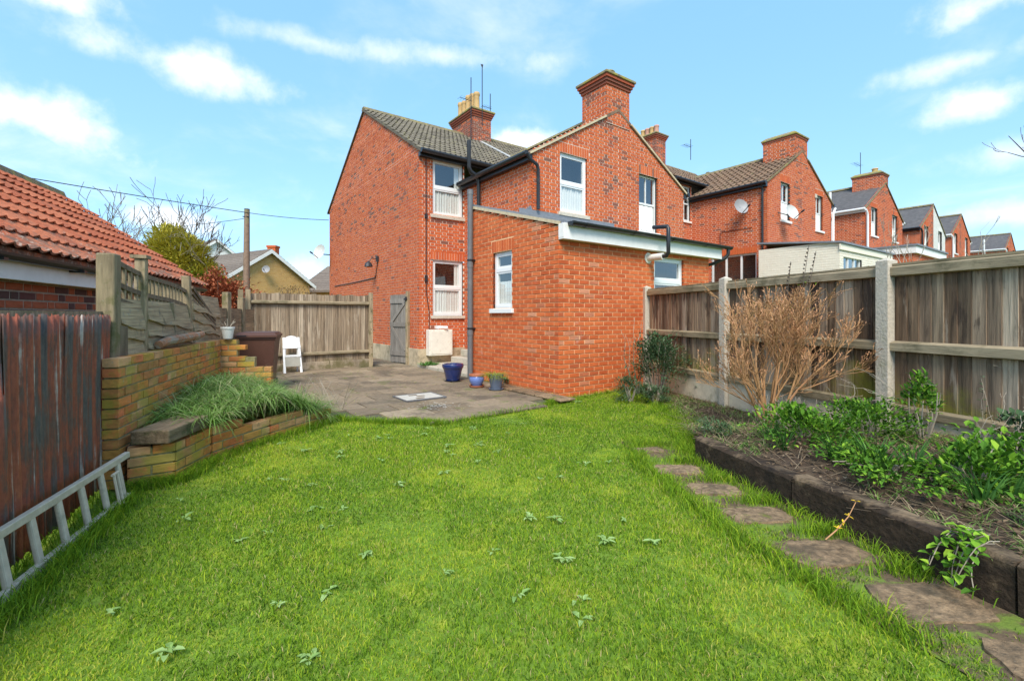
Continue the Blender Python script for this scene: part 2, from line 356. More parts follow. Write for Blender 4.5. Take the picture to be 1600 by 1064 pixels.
def make_rust():
    m, t, p = new_mat('rusty_iron')
    L = t.links.new
    geo = N(t, 'ShaderNodeNewGeometry'); tc = N(t, 'ShaderNodeTexCoord')
    def nz(sc, det=6, src=None, rough=.65):
        mp = N(t, 'ShaderNodeMapping'); mp.inputs['Scale'].default_value = sc
        L(tc.outputs['Object'], mp.inputs[0])
        n = N(t, 'ShaderNodeTexNoise', i_Scale=1.0, i_Detail=det, i_Roughness=rough); L(mp.outputs[0], n.inputs['Vector'])
        return n.outputs[0]
    streak = nz((13, 13, .8)); blot = nz((4, 4, 2.2), 9); fine = nz((70, 70, 25), 5); s2 = nz((22, 22, .55), 5)
    rp = ramp(t, [(.36, (.055, .046, .042)), (.44, (.13, .105, .088)), (.48, (.16, .075, .050)), (.52, (.31, .075, .036)), (.60, (.38, .11, .048)), (.68, (.20, .085, .055))])
    a = math_node(t, 'ADD', math_node(t, 'MULTIPLY', streak, .62), math_node(t, 'MULTIPLY', blot, .38)); L(a, rp.inputs[0])
    # orange fresh rust
    mo = N(t, 'ShaderNodeMapRange', interpolation_type='SMOOTHSTEP', i_1=.55, i_2=.66)
    L(math_node(t, 'ADD', math_node(t, 'MULTIPLY', blot, .6), math_node(t, 'MULTIPLY', fine, .4)), mo.inputs[0])
    mx0 = N(t, 'ShaderNodeMix', data_type='RGBA'); L(math_node(t, 'MULTIPLY', mo.outputs[0], .7), mx0.inputs[0]); L(rp.outputs[0], mx0.inputs[6]); mx0.inputs[7].default_value = (.36, .12, .035, 1)
    # bare zinc streaks
    mz = N(t, 'ShaderNodeMapRange', interpolation_type='SMOOTHSTEP', i_1=.56, i_2=.61)
    L(math_node(t, 'ADD', math_node(t, 'MULTIPLY', s2, .72), math_node(t, 'MULTIPLY', blot, .28)), mz.inputs[0])
    mx1 = N(t, 'ShaderNodeMix', data_type='RGBA'); L(math_node(t, 'MULTIPLY', mz.outputs[0], .85), mx1.inputs[0]); L(mx0.outputs[2], mx1.inputs[6]); mx1.inputs[7].default_value = (.55, .48, .41, 1)
    sc_ = N(t, 'ShaderNodeMapRange', i_1=.2, i_2=.8, i_3=.65, i_4=1.3); L(fine, sc_.inputs[0])
    mm = N(t, 'ShaderNodeVectorMath', operation='SCALE'); L(mx1.outputs[2], mm.inputs[0]); L(sc_.outputs[0], mm.inputs[3])
    L(mm.outputs[0], p.inputs['Base Color'])
    p.inputs['Roughness'].default_value = .6
    b = N(t, 'ShaderNodeBump', i_Strength=.4, i_Distance=.01); L(fine, b.inputs['Height']); L(b.outputs[0], p.inputs['Normal'])


make_rust()


def make_glass():
    m = bpy.data.materials.new('window_glass'); m.use_nodes = True
    t = m.node_tree; t.nodes.clear(); L = t.links.new
    o = N(t, 'ShaderNodeOutputMaterial'); g = N(t, 'ShaderNodeBsdfGlossy', i_Roughness=.03)
    g.inputs[0].default_value = (.92, .95, .97, 1)
    tr = N(t, 'ShaderNodeBsdfTransparent'); tr.inputs[0].default_value = (.94, .96, .95, 1)
    lw = N(t, 'ShaderNodeLayerWeight', i_Blend=.5); mx = N(t, 'ShaderNodeMixShader')
    ff = math_node(t, 'ADD', math_node(t, 'MULTIPLY', math_node(t, 'POWER', lw.outputs['Facing'], 3.0), .8), .14)
    L(ff, mx.inputs[0]); L(tr.outputs[0], mx.inputs[1]); L(g.outputs[0], mx.inputs[2]); L(mx.outputs[0], o.inputs[0])
    nz = N(t, 'ShaderNodeTexNoise', i_Scale=1.3, i_Detail=1.0); b = N(t, 'ShaderNodeBump', i_Strength=.05, i_Distance=.05)
    L(nz.outputs[0], b.inputs['Height']); L(b.outputs[0], g.inputs['Normal'])
    MATS['window_glass'] = m


make_glass()

# ------------------------------------------------------------------ mesh helpers
OFF = {}            # root object -> world offset already carried by the root


def vec(p):
    return Vector(p)


class MB:
    def __init__(s):
        s.v = []; s.f = []; s.r = []

    def face(s, pts, r=.5):
        n = len(s.v); s.v.extend([tuple(p) for p in pts]); s.f.append(tuple(range(n, n + len(pts)))); s.r.append(r)

    def raw(s, verts, faces, r=.5, M=None):
        n = len(s.v)
        s.v.extend([tuple(M @ Vector(p)) if M else tuple(p) for p in verts])
        for f in faces:
            s.f.append(tuple(i + n for i in f)); s.r.append(r)

    def obox(s, o, ax, r=.5, back=True):
        """box from corner o with three edge vectors"""
        o = vec(o); a, b, c = [vec(x) for x in ax]
        P = [o, o + a, o + a + b, o + b, o + c, o + a + c, o + a + b + c, o + b + c]
        F = [(0, 3, 2, 1), (4, 5, 6, 7), (0, 1, 5, 4), (1, 2, 6, 5), (2, 3, 7, 6), (3, 0, 4, 7)]
        if a.cross(b).dot(c) < 0:
            F = [tuple(reversed(f)) for f in F]
        s.raw(P, F, r)
        return s

    def box(s, x0, x1, y0, y1, z0, z1, r=.5):
        return s.obox((x0, y0, z0), ((x1 - x0, 0, 0), (0, y1 - y0, 0), (0, 0, z1 - z0)), r)

    def bar(s, p, q, w, h, up=(0, 0, 1), r=.5):
        """bar from p to q, w across, h along 'up', centred"""
        p, q = vec(p), vec(q); d = q - p; u = vec(up)
        sd = d.cross(u).normalized(); u = sd.cross(d).normalized()
        return s.obox(p - sd * w / 2 - u * h / 2, (d, sd * w, u * h), r)

    def tube(s, path, rad, n=8, r=.5, caps=True):
        path = [vec(p) for p in path]
        if not isinstance(rad, (list, tuple)):
            rad = [rad] * len(path)
        base = len(s.v); prev = None
        for i, p in enumerate(path):
            d = (path[min(i + 1, len(path) - 1)] - path[max(i - 1, 0)]).normalized()
            if prev is None:
                a = d.cross(Vector((0, 0, 1)) if abs(d.z) < .9 else Vector((1, 0, 0))).normalized()
            else:
                a = (prev - d * prev.dot(d)).normalized()
            prev = a; b = d.cross(a)
            for k in range(n):
                t = 2 * math.pi * k / n
                s.v.append(tuple(p + (a * math.cos(t) + b * math.sin(t)) * rad[i]))
        for i in range(len(path) - 1):
            for k in range(n):
                k2 = (k + 1) % n
                s.f.append((base + i * n + k, base + i * n + k2, base + (i + 1) * n + k2, base + (i + 1) * n + k)); s.r.append(r)
        if caps:
            s.f.append(tuple(base + k for k in reversed(range(n)))); s.r.append(r)
            s.f.append(tuple(base + (len(path) - 1) * n + k for k in range(n))); s.r.append(r)
        return s

    def lathe(s, prof, c=(0, 0, 0), n=20, r=.5):
        base = len(s.v); c = vec(c)
        for (rr, z) in prof:
            for k in range(n):
                t = 2 * math.pi * k / n
                s.v.append((c.x + rr * math.cos(t), c.y + rr * math.sin(t), c.z + z))
        for i in range(len(prof) - 1):
            for k in range(n):
                k2 = (k + 1) % n
                s.f.append((base + i * n + k, base + i * n + k2, base + (i + 1) * n + k2, base + (i + 1) * n + k)); s.r.append(r)
        return s

    def prism(s, pts, ext, r=.5):
        pts = [vec(p) for p in pts]; e = vec(ext); n = len(pts)
        nn = Vector((0, 0, 0))
        for i in range(n):
            nn += pts[i].cross(pts[(i + 1) % n])
        if nn.dot(e) > 0:
            pts.reverse()
        b = len(s.v)
        s.v.extend([tuple(p) for p in pts] + [tuple(p + e) for p in pts])
        s.f.append(tuple(range(b, b + n))); s.r.append(r)
        s.f.append(tuple(b + n + k for k in reversed(range(n)))); s.r.append(r)
        for i in range(n):
            j = (i + 1) % n
            s.f.append((b + j, b + i, b + n + i, b + n + j)); s.r.append(r)
        return s

    def mesh(s, name, mat, smooth=False, off=(0, 0, 0)):
        me = bpy.data.meshes.new(name)
        ox, oy, oz = off
        vs = s.v if not any(off) else [(x - ox, y - oy, z - oz) for x, y, z in s.v]
        me.from_pydata(vs, [], s.f)
        a = me.attributes.new('rnd', 'FLOAT', 'FACE')
        a.data.foreach_set('value', s.r)
        me.materials.append(MATS[mat])
        if smooth:
            me.polygons.foreach_set('use_smooth', [True] * len(me.polygons))
            try:
                me.set_sharp_from_angle(angle=R(40))
            except Exception:
                pass
        me.update()
        return me

    def build(s, name, mat, parent=None, smooth=False, kind=None, bevel=0, label=None):
        off = root_off(parent)
        o = bpy.data.objects.new(name, s.mesh(name, mat, smooth, off))
        COL.objects.link(o)
        if parent is not None:
            o.parent = parent
        if kind:
            o['kind'] = kind
        if label:
            o['label'] = label
        if bevel:
            b = o.modifiers.new('bevel', 'BEVEL'); b.width = bevel; b.segments = 2; b.limit_method = 'ANGLE'
        return o


def root_off(o):
    while o is not None and o.parent is not None:
        o = o.parent
    return OFF.get(o.name, (0, 0, 0)) if o is not None else (0, 0, 0)


def thing(name, label, cat, loc=(0, 0, 0), rotz=0, group=None, local=False):
    o = bpy.data.objects.new(name, None); COL.objects.link(o)
    o.empty_display_size = .2
    o.location = loc; o.rotation_euler = (0, 0, rotz)
    o['label'] = label; o['category'] = cat
    if group:
        o['group'] = group
    if not local:
        OFF[o.name] = tuple(loc)
    return o


def tag(o, label, cat, group=None):
    o['label'] = label; o['category'] = cat
    if group:
        o['group'] = group
    return o


def structure(o):
    o['kind'] = 'structure'
    return o


def piece(name, me, parent, M):
    """one piece of a wall / roof / floor: shared mesh, own object (M is in world or thing-local space)"""
    o = bpy.data.objects.new(name, me); COL.objects.link(o)
    o.parent = parent
    off = root_off(parent)
    M = M.copy(); M.translation = M.translation - Vector(off)
    o.matrix_local = M
    return o


def frame(o, x, y, z):
    """matrix with given axes (columns) and origin"""
    x, y, z, o = vec(x), vec(y), vec(z), vec(o)
    return Matrix(((x.x, y.x, z.x, o.x), (x.y, y.y, z.y, o.y), (x.z, y.z, z.z, o.z), (0, 0, 0, 1)))


def rnd(a=0., b=1.):
    return random.uniform(a, b)


def unit_brick(mat, n=6, jit=.012):
    """unit brick meshes (x 0..1 along, y 0..1 depth into wall from the face at 0, z 0..1), worn edges"""
    out = []
    for k in range(n):
        m = MB()
        e = .035
        f = [(e * .35, 0, e * 1.3), (1 - e * .35, 0, e * 1.3), (1 - e * .35, 0, 1 - e * 1.3), (e * .35, 0, 1 - e * 1.3)]
        f = [(x + rnd(-jit, jit) * .6, y + rnd(0, .02), z + rnd(-jit, jit) * 2) for x, y, z in f]
        g = [(0, .04, 0), (1, .04, 0), (1, .04, 1), (0, .04, 1)]
        h = [(0, 1, 0), (1, 1, 0), (1, 1, 1), (0, 1, 1)]
        m.raw(f + g + h, [(0, 1, 2, 3)] + [(4 + i, 4 + (i + 1) % 4, (i + 1) % 4, i) for i in range(4)] + [(8 + i, 8 + (i + 1) % 4, 4 + (i + 1) % 4, 4 + i) for i in range(4)] + [(11, 10, 9, 8)])
        out.append(m.mesh('brick', mat))
    return out


def lay_courses(z0, z1, spans, holes, bond='stretcher', bl=.211, bh=.061, j=.014, zphase=0.0):
    """list of (u0,u1,zb,zt) bricks and (u0,u1,zb,zt) mortar strips"""
    bricks, strips = [], []
    if bond == 'flemish':
        bh, j = .060, .015
    ch = bh + j
    k = 0
    z = z0 + zphase
    while z < z1 - .02:
        zt = min(z + bh, z1); zc = (z + zt) / 2
        segs = []
        for (a, b) in spans(zc):
            cur = [(a, b)]
            for (h0, h1, y0, y1) in holes:
                if y0 < zc < y1:
                    nxt = []
                    for (c, d) in cur:
                        if h1 <= c or h0 >= d:
                            nxt.append((c, d))
                        else:
                            if h0 > c: nxt.append((c, h0))
                            if h1 < d: nxt.append((h1, d))
                    cur = nxt
            segs += cur
        for (a, b) in segs:
            if b - a < .01:
                continue
            strips.append((a, b, z - j, z + ch if z + ch < z1 else z1))
            if bond == 'stretcher':
                unit = [bl + j]; start = -(k % 2) * (bl + j) / 2
            elif bond == 'flemish':
                hd = (bl - j) / 2
                unit = [bl + j, hd + j]; start = -(k % 2) * ((bl + hd) / 2 + j) + .0
            else:
                hd = (bl - j) / 2
                unit = [bl + j] if k % 2 else [hd + j]; start = 0 if k % 2 else -(hd + j) / 2
            u = start - 200 * sum(unit) + 0; i = 0
            # jump near a
            per = sum(unit)
            u = start + math.floor((a - start) / per) * per; i = 0
            while u < b:
                w = unit[i % len(unit)]; i += 1
                c, d = max(u, a), min(u + w - j, b)
                if d - c > .018:
                    bricks.append((c, d, z, zt))
                u += w
        z += ch; k += 1
    return bricks, strips


def wall_bricks(O, U, Nn, z0, z1, spans, holes=(), bond='stretcher', dark=None, depth=.05, proud=.004, bricks_mb=None, mortar_mb=None, arches=(), zphase=0.0, pick=None):
    """geometry bricks on a plane. O origin (z ignored), U unit along, Nn outward normal. returns picked bricks for single objects"""
    O, U, Nn = vec(O), vec(U), vec(Nn)
    O = Vector((O.x, O.y, 0))
    Z = Vector((0, 0, 1))
    hs = list(holes) + [(a[0], a[1], a[2], a[3]) for a in arches]
    br, st = lay_courses(z0, z1, spans, hs, bond, zphase=zphase)
    for (a0, a1, y0, y1) in arches:                             # soldier course, slightly cambered
        n = max(3, round((a1 - a0) / .075)); w = (a1 - a0) / n
        for i in range(n):
            br.append((a0 + i * w, a0 + (i + 1) * w - .01, y0, y1 - .01))
        st.append((a0, a1, y0 - .01, y1))
    picked = []
    flip = U.cross(Z).dot(Nn) < 0
    for (c, d, zb, zt) in br:
        if pick and pick(O + U * c + Z * zb, c, d, zb, zt):
            picked.append((c, d, zb, zt)); continue
        r = random.random()
        r = r * .74 if dark is None else (rnd(.80, 1.0) if random.random() < dark(c, zb) else r * .74)
        pr = proud + rnd(-.0015, .0015)
        o = O + U * c + Z * zb + Nn * pr
        a, b, e = U * (d - c), -Nn * depth, Z * (zt - zb)
        jz = [rnd(-.0012, .0012) for _ in range(4)]
        P = [o + Z * jz[0], o + a + Z * jz[1], o + a + e + Z * jz[2], o + e + Z * jz[3]]
        Q = [p + b for p in P]
        F = [(0, 1, 2, 3), (0, 4, 5, 1), (1, 5, 6, 2), (2, 6, 7, 3), (3, 7, 4, 0)]
        if flip:
            F = [tuple(reversed(f)) for f in F]
        bricks_mb.raw(P + Q, F, r)
    for (a, b, zb, zt) in st:
        P = [O + U * a + Z * zb, O + U * b + Z * zb, O + U * b + Z * zt, O + U * a + Z * zt]
        if flip:
            P.reverse()
        mortar_mb.face(P, .5)
    return picked


def tile_mesh(mat, w=1.0, prof='pan'):
    """roof tile: x across 0..1, y up the slope 0..1 (scaled by the piece matrix), z normal in metres"""
    m = MB()
    if prof == 'pan':
        xs = [0, .12, .28, .45, .62, .80, .92, 1.04]; zs = [.020, .005, -.006, -.004, .012, .034, .036, .022]
    elif prof == 'double':
        xs = [0, .08, .22, .34, .44, .50, .58, .72, .84, .94, 1.02]; zs = [.018, .003, -.004, .010, .026, .018, .003, -.004, .010, .026, .020]
    elif prof == 'roman':
        xs = [0, .08, .16, .24, .50, .58, .66, .74, 1.02]; zs = [0, .028, .030, 0, 0, .028, .030, 0, 0]
    else:
        xs = [0, 1.0]; zs = [0, 0]
    n = len(xs); th = .020
    for x, z in zip(xs, zs): m.v.append((x, 0, z + .042))
    for x, z in zip(xs, zs): m.v.append((x, 1.12, z + .006))
    for x, z in zip(xs, zs): m.v.append((x, 0, z + .042 - th))
    for i in range(n - 1):
        m.f.append((i, i + 1, n + i + 1, n + i)); m.r.append(.5)
        m.f.append((2 * n + i, 2 * n + i + 1, i + 1, i)); m.r.append(.5)
    m.v.append((xs[-1], 1.12, zs[-1] + .006 - th)); m.v.append((xs[0], 1.12, zs[0] + .006 - th))
    m.f.append((n - 1, 3 * n - 1, 3 * n, 2 * n - 1)); m.r.append(.5)
    m.f.append((0, n, 3 * n + 1, 2 * n)); m.r.append(.5)
    return m.mesh('tile', mat, smooth=True)


def tile_field(parent, me, O, U, V, nu, nv, w, g, skip=None, name='roof_tile', limit=300):
    """lay single tiles: U across, V up the slope (unit). tiles past the limit are joined as one stuff part"""
    O, U, V = vec(O), vec(U).normalized(), vec(V).normalized()
    W = U.cross(V)
    if W.z < 0:
        U, O = -U, O + U * nu * w
        W = U.cross(V)
    lst = []
    for jv in range(nv):
        for iu in range(nu):
            p = O + U * (iu * w) + V * (jv * g)
            if skip and skip(p + U * w / 2 + V * g / 2):
                continue
            lst.append(p)
    for p in lst[:limit]:
        q = p + W * rnd(-.003, .004) + U * rnd(-.004, .004) + V * rnd(-.006, .006)
        piece(name, me, parent, frame(q, U * w, V * g, W))
    if len(lst) > limit:
        m = MB(); vs = [v.co.copy() for v in me.vertices]; fs = [tuple(p.vertices) for p in me.polygons]
        for p in lst[limit:]:
            m.raw(vs, fs, rnd(), frame(p, U * w, V * g, W))
        m.build('roof_tiles', me.materials[0].name, parent, smooth=True, kind='stuff')

# ------------------------------------------------------------------ ground, far land
def make_ground():
    m = MB(); S = 900
    m.face([(-S, -S, -.03), (S, -S, -.03), (S, S, -.03), (-S, S, -.03)])
    structure(m.build('ground', 'far_ground'))


make_ground()

# ------------------------------------------------------------------ the terrace (local frame: x along the row, y away from the garden)
FX, DX = Vector((.810, .5866, 0)), Vector((-.5866, .810, 0))
C0 = Vector((.73, 7.25, 0))
ROT = math.atan2(.5866, .810)


def LW(x, y, z=0):
    return C0 + FX * x + DX * y + Vector((0, 0, z))


def window(parent, O, U, Nn, w, h, style='casement', sill='stone_sill', curtain=None, frame_mat='upvc', deep=.045, transom=.5):
    """O = lower left corner on the brick face (seen from outside, U to the right). frame + panes + sill + reveal + curtain"""
    O, U, Nn = vec(O), vec(U), vec(Nn); Z = Vector((0, 0, 1))
    fr = MB(); d = -Nn * deep
    def rect(u0, u1, z0, z1, t, off=0.0):
        fr.obox(O + d + Nn * off + U * u0 + Z * z0, (U * (u1 - u0), -Nn * t, Z * (z1 - z0)))
    F = .055
    rect(0, w, 0, F, .06); rect(0, w, h - F, h, .06); rect(0, F, F, h - F, .06); rect(w - F, w, F, h - F, .06)
    panes = []
    if style == 'casement':
        zt = h * transom
        rect(F, w - F, zt - .035, zt + .035, .06, .004)
        s = .035
        for (z0, z1) in ((F, zt - .035), (zt + .035, h - F)):
            rect(F, w - F, z0, z0 + s, .05, -.006); rect(F, w - F, z1 - s, z1, .05, -.006)
            rect(F, F + s, z0 + s, z1 - s, .05, -.006); rect(w - F - s, w - F, z0 + s, z1 - s, .05, -.006)
            panes.append((F + s, w - F - s, z0 + s, z1 - s))
    elif style == 'sash':
        zt = h * .5
        rect(F, w - F, zt - .025, zt + .025, .05, .003)
        for (z0, z1) in ((F, zt - .025), (zt + .025, h - F)):
            rect(w / 2 - .012, w / 2 + .012, z0, z1, .04, -.004)
            panes += [(F, w / 2 - .012, z0, z1), (w / 2 + .012, w - F, z0, z1)]
    elif style == 'row':
        n = 3
        for i in range(1, n):
            rect(w * i / n - .03, w * i / n + .03, F, h - F, .055, .002)
        for i in range(n):
            panes.append((w * i / n + (.03 if i else F), w * (i + 1) / n - (.03 if i < n - 1 else F), F, h - F))
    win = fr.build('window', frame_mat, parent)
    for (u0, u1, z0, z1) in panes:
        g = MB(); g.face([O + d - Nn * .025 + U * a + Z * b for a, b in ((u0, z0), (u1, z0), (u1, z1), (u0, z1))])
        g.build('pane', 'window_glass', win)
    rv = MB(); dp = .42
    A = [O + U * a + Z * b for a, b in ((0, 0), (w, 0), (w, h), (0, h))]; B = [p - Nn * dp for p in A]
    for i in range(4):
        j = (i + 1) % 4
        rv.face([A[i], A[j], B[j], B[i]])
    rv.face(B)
    rv.build('room_shade', 'dark_room', win)  # box lining the opening, shade of the unlit room put into its colour
    if sill:
        s = MB(); s.obox(O - U * .06 - Z * .085 + Nn * .055, (U * (w + .12), -Nn * .14, Z * .08))
        s.build('sill', sill, win, bevel=.006)
    if curtain:
        for (u0, u1, z0, z1) in curtain:
            c = MB(); n = max(6, int((u1 - u0) / .022)); prev = None
            for i in range(n + 1):
                u = u0 + (u1 - u0) * i / n
                dd = .095 + .014 * math.sin(i * 1.9) + .008 * math.sin(i * .73)
                p = O + U * u - Nn * dd
                if prev is not None:
                    c.face([prev + Z * z0, p + Z * z0, p + Z * z1, prev + Z * z1])
                prev = p
            c.build('curtain', 'curtain', win, smooth=True)
    return win


def stack(parent, x0, x1, y0, y1, z0, z1, brick='old_brick', mortar='mortar_old', pots=(), dark=.35, corb=3, cap='cap_stone'):
    b, m = MB(), MB()
    dk = lambda c, z: dark
    for (O, U, Nn, L) in (((x0, y0, 0), (1, 0, 0), (0, -1, 0), x1 - x0), ((x0, y0, 0), (0, 1, 0), (-1, 0, 0), y1 - y0),
                          ((x1, y0, 0), (0, 1, 0), (1, 0, 0), y1 - y0), ((x0, y1, 0), (1, 0, 0), (0, 1, 0), x1 - x0)):
        wall_bricks(O, U, Nn, z0, z1, lambda z, L=L: [(0, L)], (), 'flemish', dk, .04, bricks_mb=b, mortar_mb=m)
    ch = m.build('chimney', mortar, parent)
    b.build('brickwork', brick, ch, kind='stuff')
    k = MB()
    for i in range(corb):
        e = .03 + .032 * i
        k.box(x0 - e, x1 + e, y0 - e, y1 + e, z1 + i * .07, z1 + i * .07 + .066, rnd(.72, .95))
    k.build('corbel', brick, ch)
    zt = z1 + corb * .07; e = .03 + .032 * corb
    c = MB()
    P0 = [(x0 - e, y0 - e, zt), (x1 + e, y0 - e, zt), (x1 + e, y1 + e, zt), (x0 - e, y1 + e, zt)]
    P1 = [(x, y, zt + .06) for x, y, _ in P0]
    P2 = [(x0 + .08, y0 + .08, zt + .17), (x1 - .08, y0 + .08, zt + .17), (x1 - .08, y1 - .08, zt + .17), (x0 + .08, y1 - .08, zt + .17)]
    c.raw(P0 + P1 + P2, [(3, 2, 1, 0)] + [(i, (i + 1) % 4, 4 + (i + 1) % 4, 4 + i) for i in range(4)] + [(4 + i, 4 + (i + 1) % 4, 8 + (i + 1) % 4, 8 + i) for i in range(4)] + [(8, 9, 10, 11)])
    c.build('cap', cap, ch, bevel=.012)
    for (px, py, h, r, mt) in pots:
        q = MB()
        q.lathe([(r * 1.05, 0), (r, .05), (r * .93, h * .75), (r * 1.0, h * .8), (r * 1.12, h * .84), (r * 1.12, h * .92), (r * 1.0, h), (r * .8, h), (r * .8, h * .6), (0, h * .6)], (px, py, zt + .12), 14)
        q.build('chimney_pot', mt, ch, smooth=True)
    return ch


def verge(parent, pts, w, t, mat='verge', name='verge'):
    m = MB()
    for p, q in zip(pts[:-1], pts[1:]):
        m.bar(p, q, w, t)
    return m.build(name, mat, parent)


PX = 4.1        # party line


def house(label, pb, dz, right=False, x_out=.08, x_wing=1.37, side_wall=True, main_tile='grey_tile', wing_tile='brown_tile', tiles='main', win='casement',
          brick='old_brick', mortar='mortar_old', plinth=None, main_chimney=None, wing_chimney=None, dark=.06, zlow=0., wing_win=(2.16, 3.01, 3.63, 4.99),
          facade_win=((.45, 1.33, 3.87, 5.28), (.45, 1.33, 1.30, 2.73)), gutter='black_plastic', slate=None, extra=None, holes_side=(), raise_roof=0., cat='house', group=None, half=2.73, apex=6.45, wing_brick=None):
    base = C0 + FX * pb
    t = thing('terraced_house', label, cat, base, ROT, group, local=True)
    X = (lambda x: 2 * PX - x) if right else (lambda x: x)
    sg = 1 if right else -1                     # outward direction along x of this house's own side
    ev, rg = 5.5 + dz, 7.93 + dz                # main eaves / ridge
    wv, wa = 4.85 + dz, apex + dz               # wing eaves / apex
    yf, yr, yw = 5.31, 9.48, 2.39
    sl = (rg - ev) / (yr - yf); ws = (wa - wv) / (PX - x_wing)
    b, m = MB(), MB(); wb = MB() if wing_brick else b
    dk = lambda c, z: dark
    def xi(a, c):                               # mirrored interval
        a, c = X(a), X(c)
        return (min(a, c), max(a, c))
    def spans_side(z):
        if z < ev: return [(yf, 2 * yr - yf)]
        k = (z - ev) / sl
        return [(yf + k, 2 * yr - yf - k)] if yf + k < 2 * yr - yf - k else []
    if side_wall:
        wall_bricks((X(x_out), 0, 0), (0, 1, 0), (sg, 0, 0), max(zlow, .0), rg, spans_side, (), 'flemish',
                    lambda c, z: .02 if z < 4.2 + dz + .06 * math.sin(c * 9) else (.24 if z < 4.5 + dz else .085 + .05 * math.sin(c * 2.1 + z * 3)), bricks_mb=b, mortar_mb=m)
    fw = [(*xi(a, c), z0 + dz, z1 + dz) for a, c, z0, z1 in facade_win]
    fa = [(u0 - .06, u1 + .06, z1, min(z1 + .225, ev - .01)) for u0, u1, z0, z1 in fw]
    wall_bricks((0, yf, 0), (1, 0, 0), (0, -1, 0), zlow, ev, lambda z: [xi(x_out, x_wing)], fw, 'flemish', lambda c, z: dark * (1.6 if z > 3 + dz else .3), bricks_mb=b, mortar_mb=m, arches=fa)
    wall_bricks((X(x_wing), 0, 0), (0, 1, 0), (sg, 0, 0), max(zlow, 0), wv, lambda z: [(yw, yf)], holes_side, 'flemish', dk, bricks_mb=wb, mortar_mb=m)
    ww = [(*xi(wing_win[0], wing_win[1]), wing_win[2] + dz, wing_win[3] + dz)] if wing_win else []
    wa_ = [(u0 - .07, u1 + .07, z1, z1 + .225) for u0, u1, z0, z1 in ww]
    def spans_gable(z):
        a = x_wing if z < wv else x_wing + (z - wv) / ws
        return [xi(a, PX)] if a < PX else []
    wall_bricks((0, yw, 0), (1, 0, 0), (0, -1, 0), max(zlow, 2.3), wa, spans_gable, ww, 'flemish',
                lambda c, z: (.42 if (not right and c > 3.5 + .12 * math.sin(z * 5) and z < 6.2 + dz) else dark * .35), bricks_mb=wb, mortar_mb=m, arches=wa_)
    wall = m.build('wall', mortar, t)
    b.build('brickwork', brick, wall, kind='stuff')
    if wing_brick:
        wb.build('brickwork', wing_brick, wall, kind='stuff')
    # ---- roofs
    xa, xb = xi(x_out - .05, PX)
    r = MB(); e = .18; dr = raise_roof
    r.prism([(xa, yf - e, ev - e * sl + dr), (xa, yr, rg + dr), (xa, 2 * yr - yf + e, ev - e * sl + dr), (xa, 2 * yr - yf + e, ev - e * sl - .06), (xa, yr, rg - .06), (xa, yf - e, ev - e * sl - .06)], (xb - xa, 0, 0))
    roof = r.build('roof', slate or main_tile, t)
    w2 = MB()
    wx0 = x_wing - .14
    yb = yf + max(0.0, (wa - ev) / sl) + .05
    pr = [(X(wx0), yw - .03, wv - .14 * ws), (X(PX), yw - .03, wa), (X(PX), yw - .03, wa - .08), (X(wx0), yw - .03, wv - .14 * ws - .06)]
    w2.prism(pr, (0, yb - yw + .03, 0))
    wroof = w2.build('wing_roof', slate or wing_tile, t)
    wing_z = lambda x: wv + (min(x, 2 * PX - x) - x_wing) * ws
    if tiles:
        me = TILE[main_tile]
        def skip_main(p):
            return (wing_z(p.x) > p.z and min(p.x, 2 * PX - p.x) > x_wing) or p.x > xb - .02 or p.x < xa - .01
        w = .30; nu = int((xb - xa) / w) + 1
        tile_field(roof, me, (xa + .01 if not right else xa, yf - e - .05, ev - (e + .05) * sl + dr + .005), (1, 0, 0), (0, 1, sl), int((xb - xa) / w), int((yr - yf + e) * math.sqrt(1 + sl * sl) / .335), w, .335, skip_main)
        if tiles == 'both':
            me = TILE[wing_tile]
            def skip_w(p):
                return p.y > yf and ev + (p.y - yf) * sl > p.z
            tile_field(wroof, me, (X(wx0 - .04), yw - .02, wv - .18 * ws + .005), (0, 1, 0), ((1 if not right else -1), 0, ws), int((yb - yw) / .22), int((PX - wx0) * math.sqrt(1 + ws * ws) / .30), .22, .30, skip_w)
    rd = MB()
    n = int((xb - xa) / .45)
    for i in range(n):
        x0 = xa + (xb - xa) * i / n; x1 = xa + (xb - xa) * (i + 1) / n - .008
        rd.prism([(x0, yr - .13, rg + dr - .02), (x0, yr - .07, rg + dr + .075), (x0, yr + .07, rg + dr + .075), (x0, yr + .13, rg + dr - .02)], (x1 - x0, 0, 0))
    rd.build('ridge', 'ridge_lichen', roof)
    rd = MB(); n = int((yb - yw) / .45)
    for i in range(n):
        y0 = yw - .02 + (yb - yw) * i / n; y1 = y0 + (yb - yw) / n - .008
        if right:
            rd.prism([(PX + .14, y0, wa - .03), (PX + .07, y0, wa + .07), (PX + .003, y0, wa + .07), (PX + .003, y0, wa - .03)], (0, y1 - y0, 0))
        else:
            rd.prism([(PX - .14, y0, wa - .03), (PX - .07, y0, wa + .07), (PX, y0, wa + .07), (PX, y0, wa - .03)], (0, y1 - y0, 0))
    rd.build('wing_ridge', 'ridge_lichen', wroof)
    # verges, gutters
    if side_wall:
        verge(t, [(X(x_out) + sg * .012, yf - .14, ev - .14 * sl - .03), (X(x_out) + sg * .012, yr, rg - .03), (X(x_out) + sg * .012, 2 * yr - yf + .14, ev - .14 * sl - .03)], .03, .045, 'verge' if not slate else 'white_paint')
    xe = PX - .46 if pb < 15 else PX - .02
    verge(t, [(X(x_wing - .1), yw - .035, wv - .1 * ws - .03), (X(xe), yw - .035, wv + (xe - x_wing) * ws - .03)], .04, .045, 'verge' if pb < 1 else 'ridge_lichen')
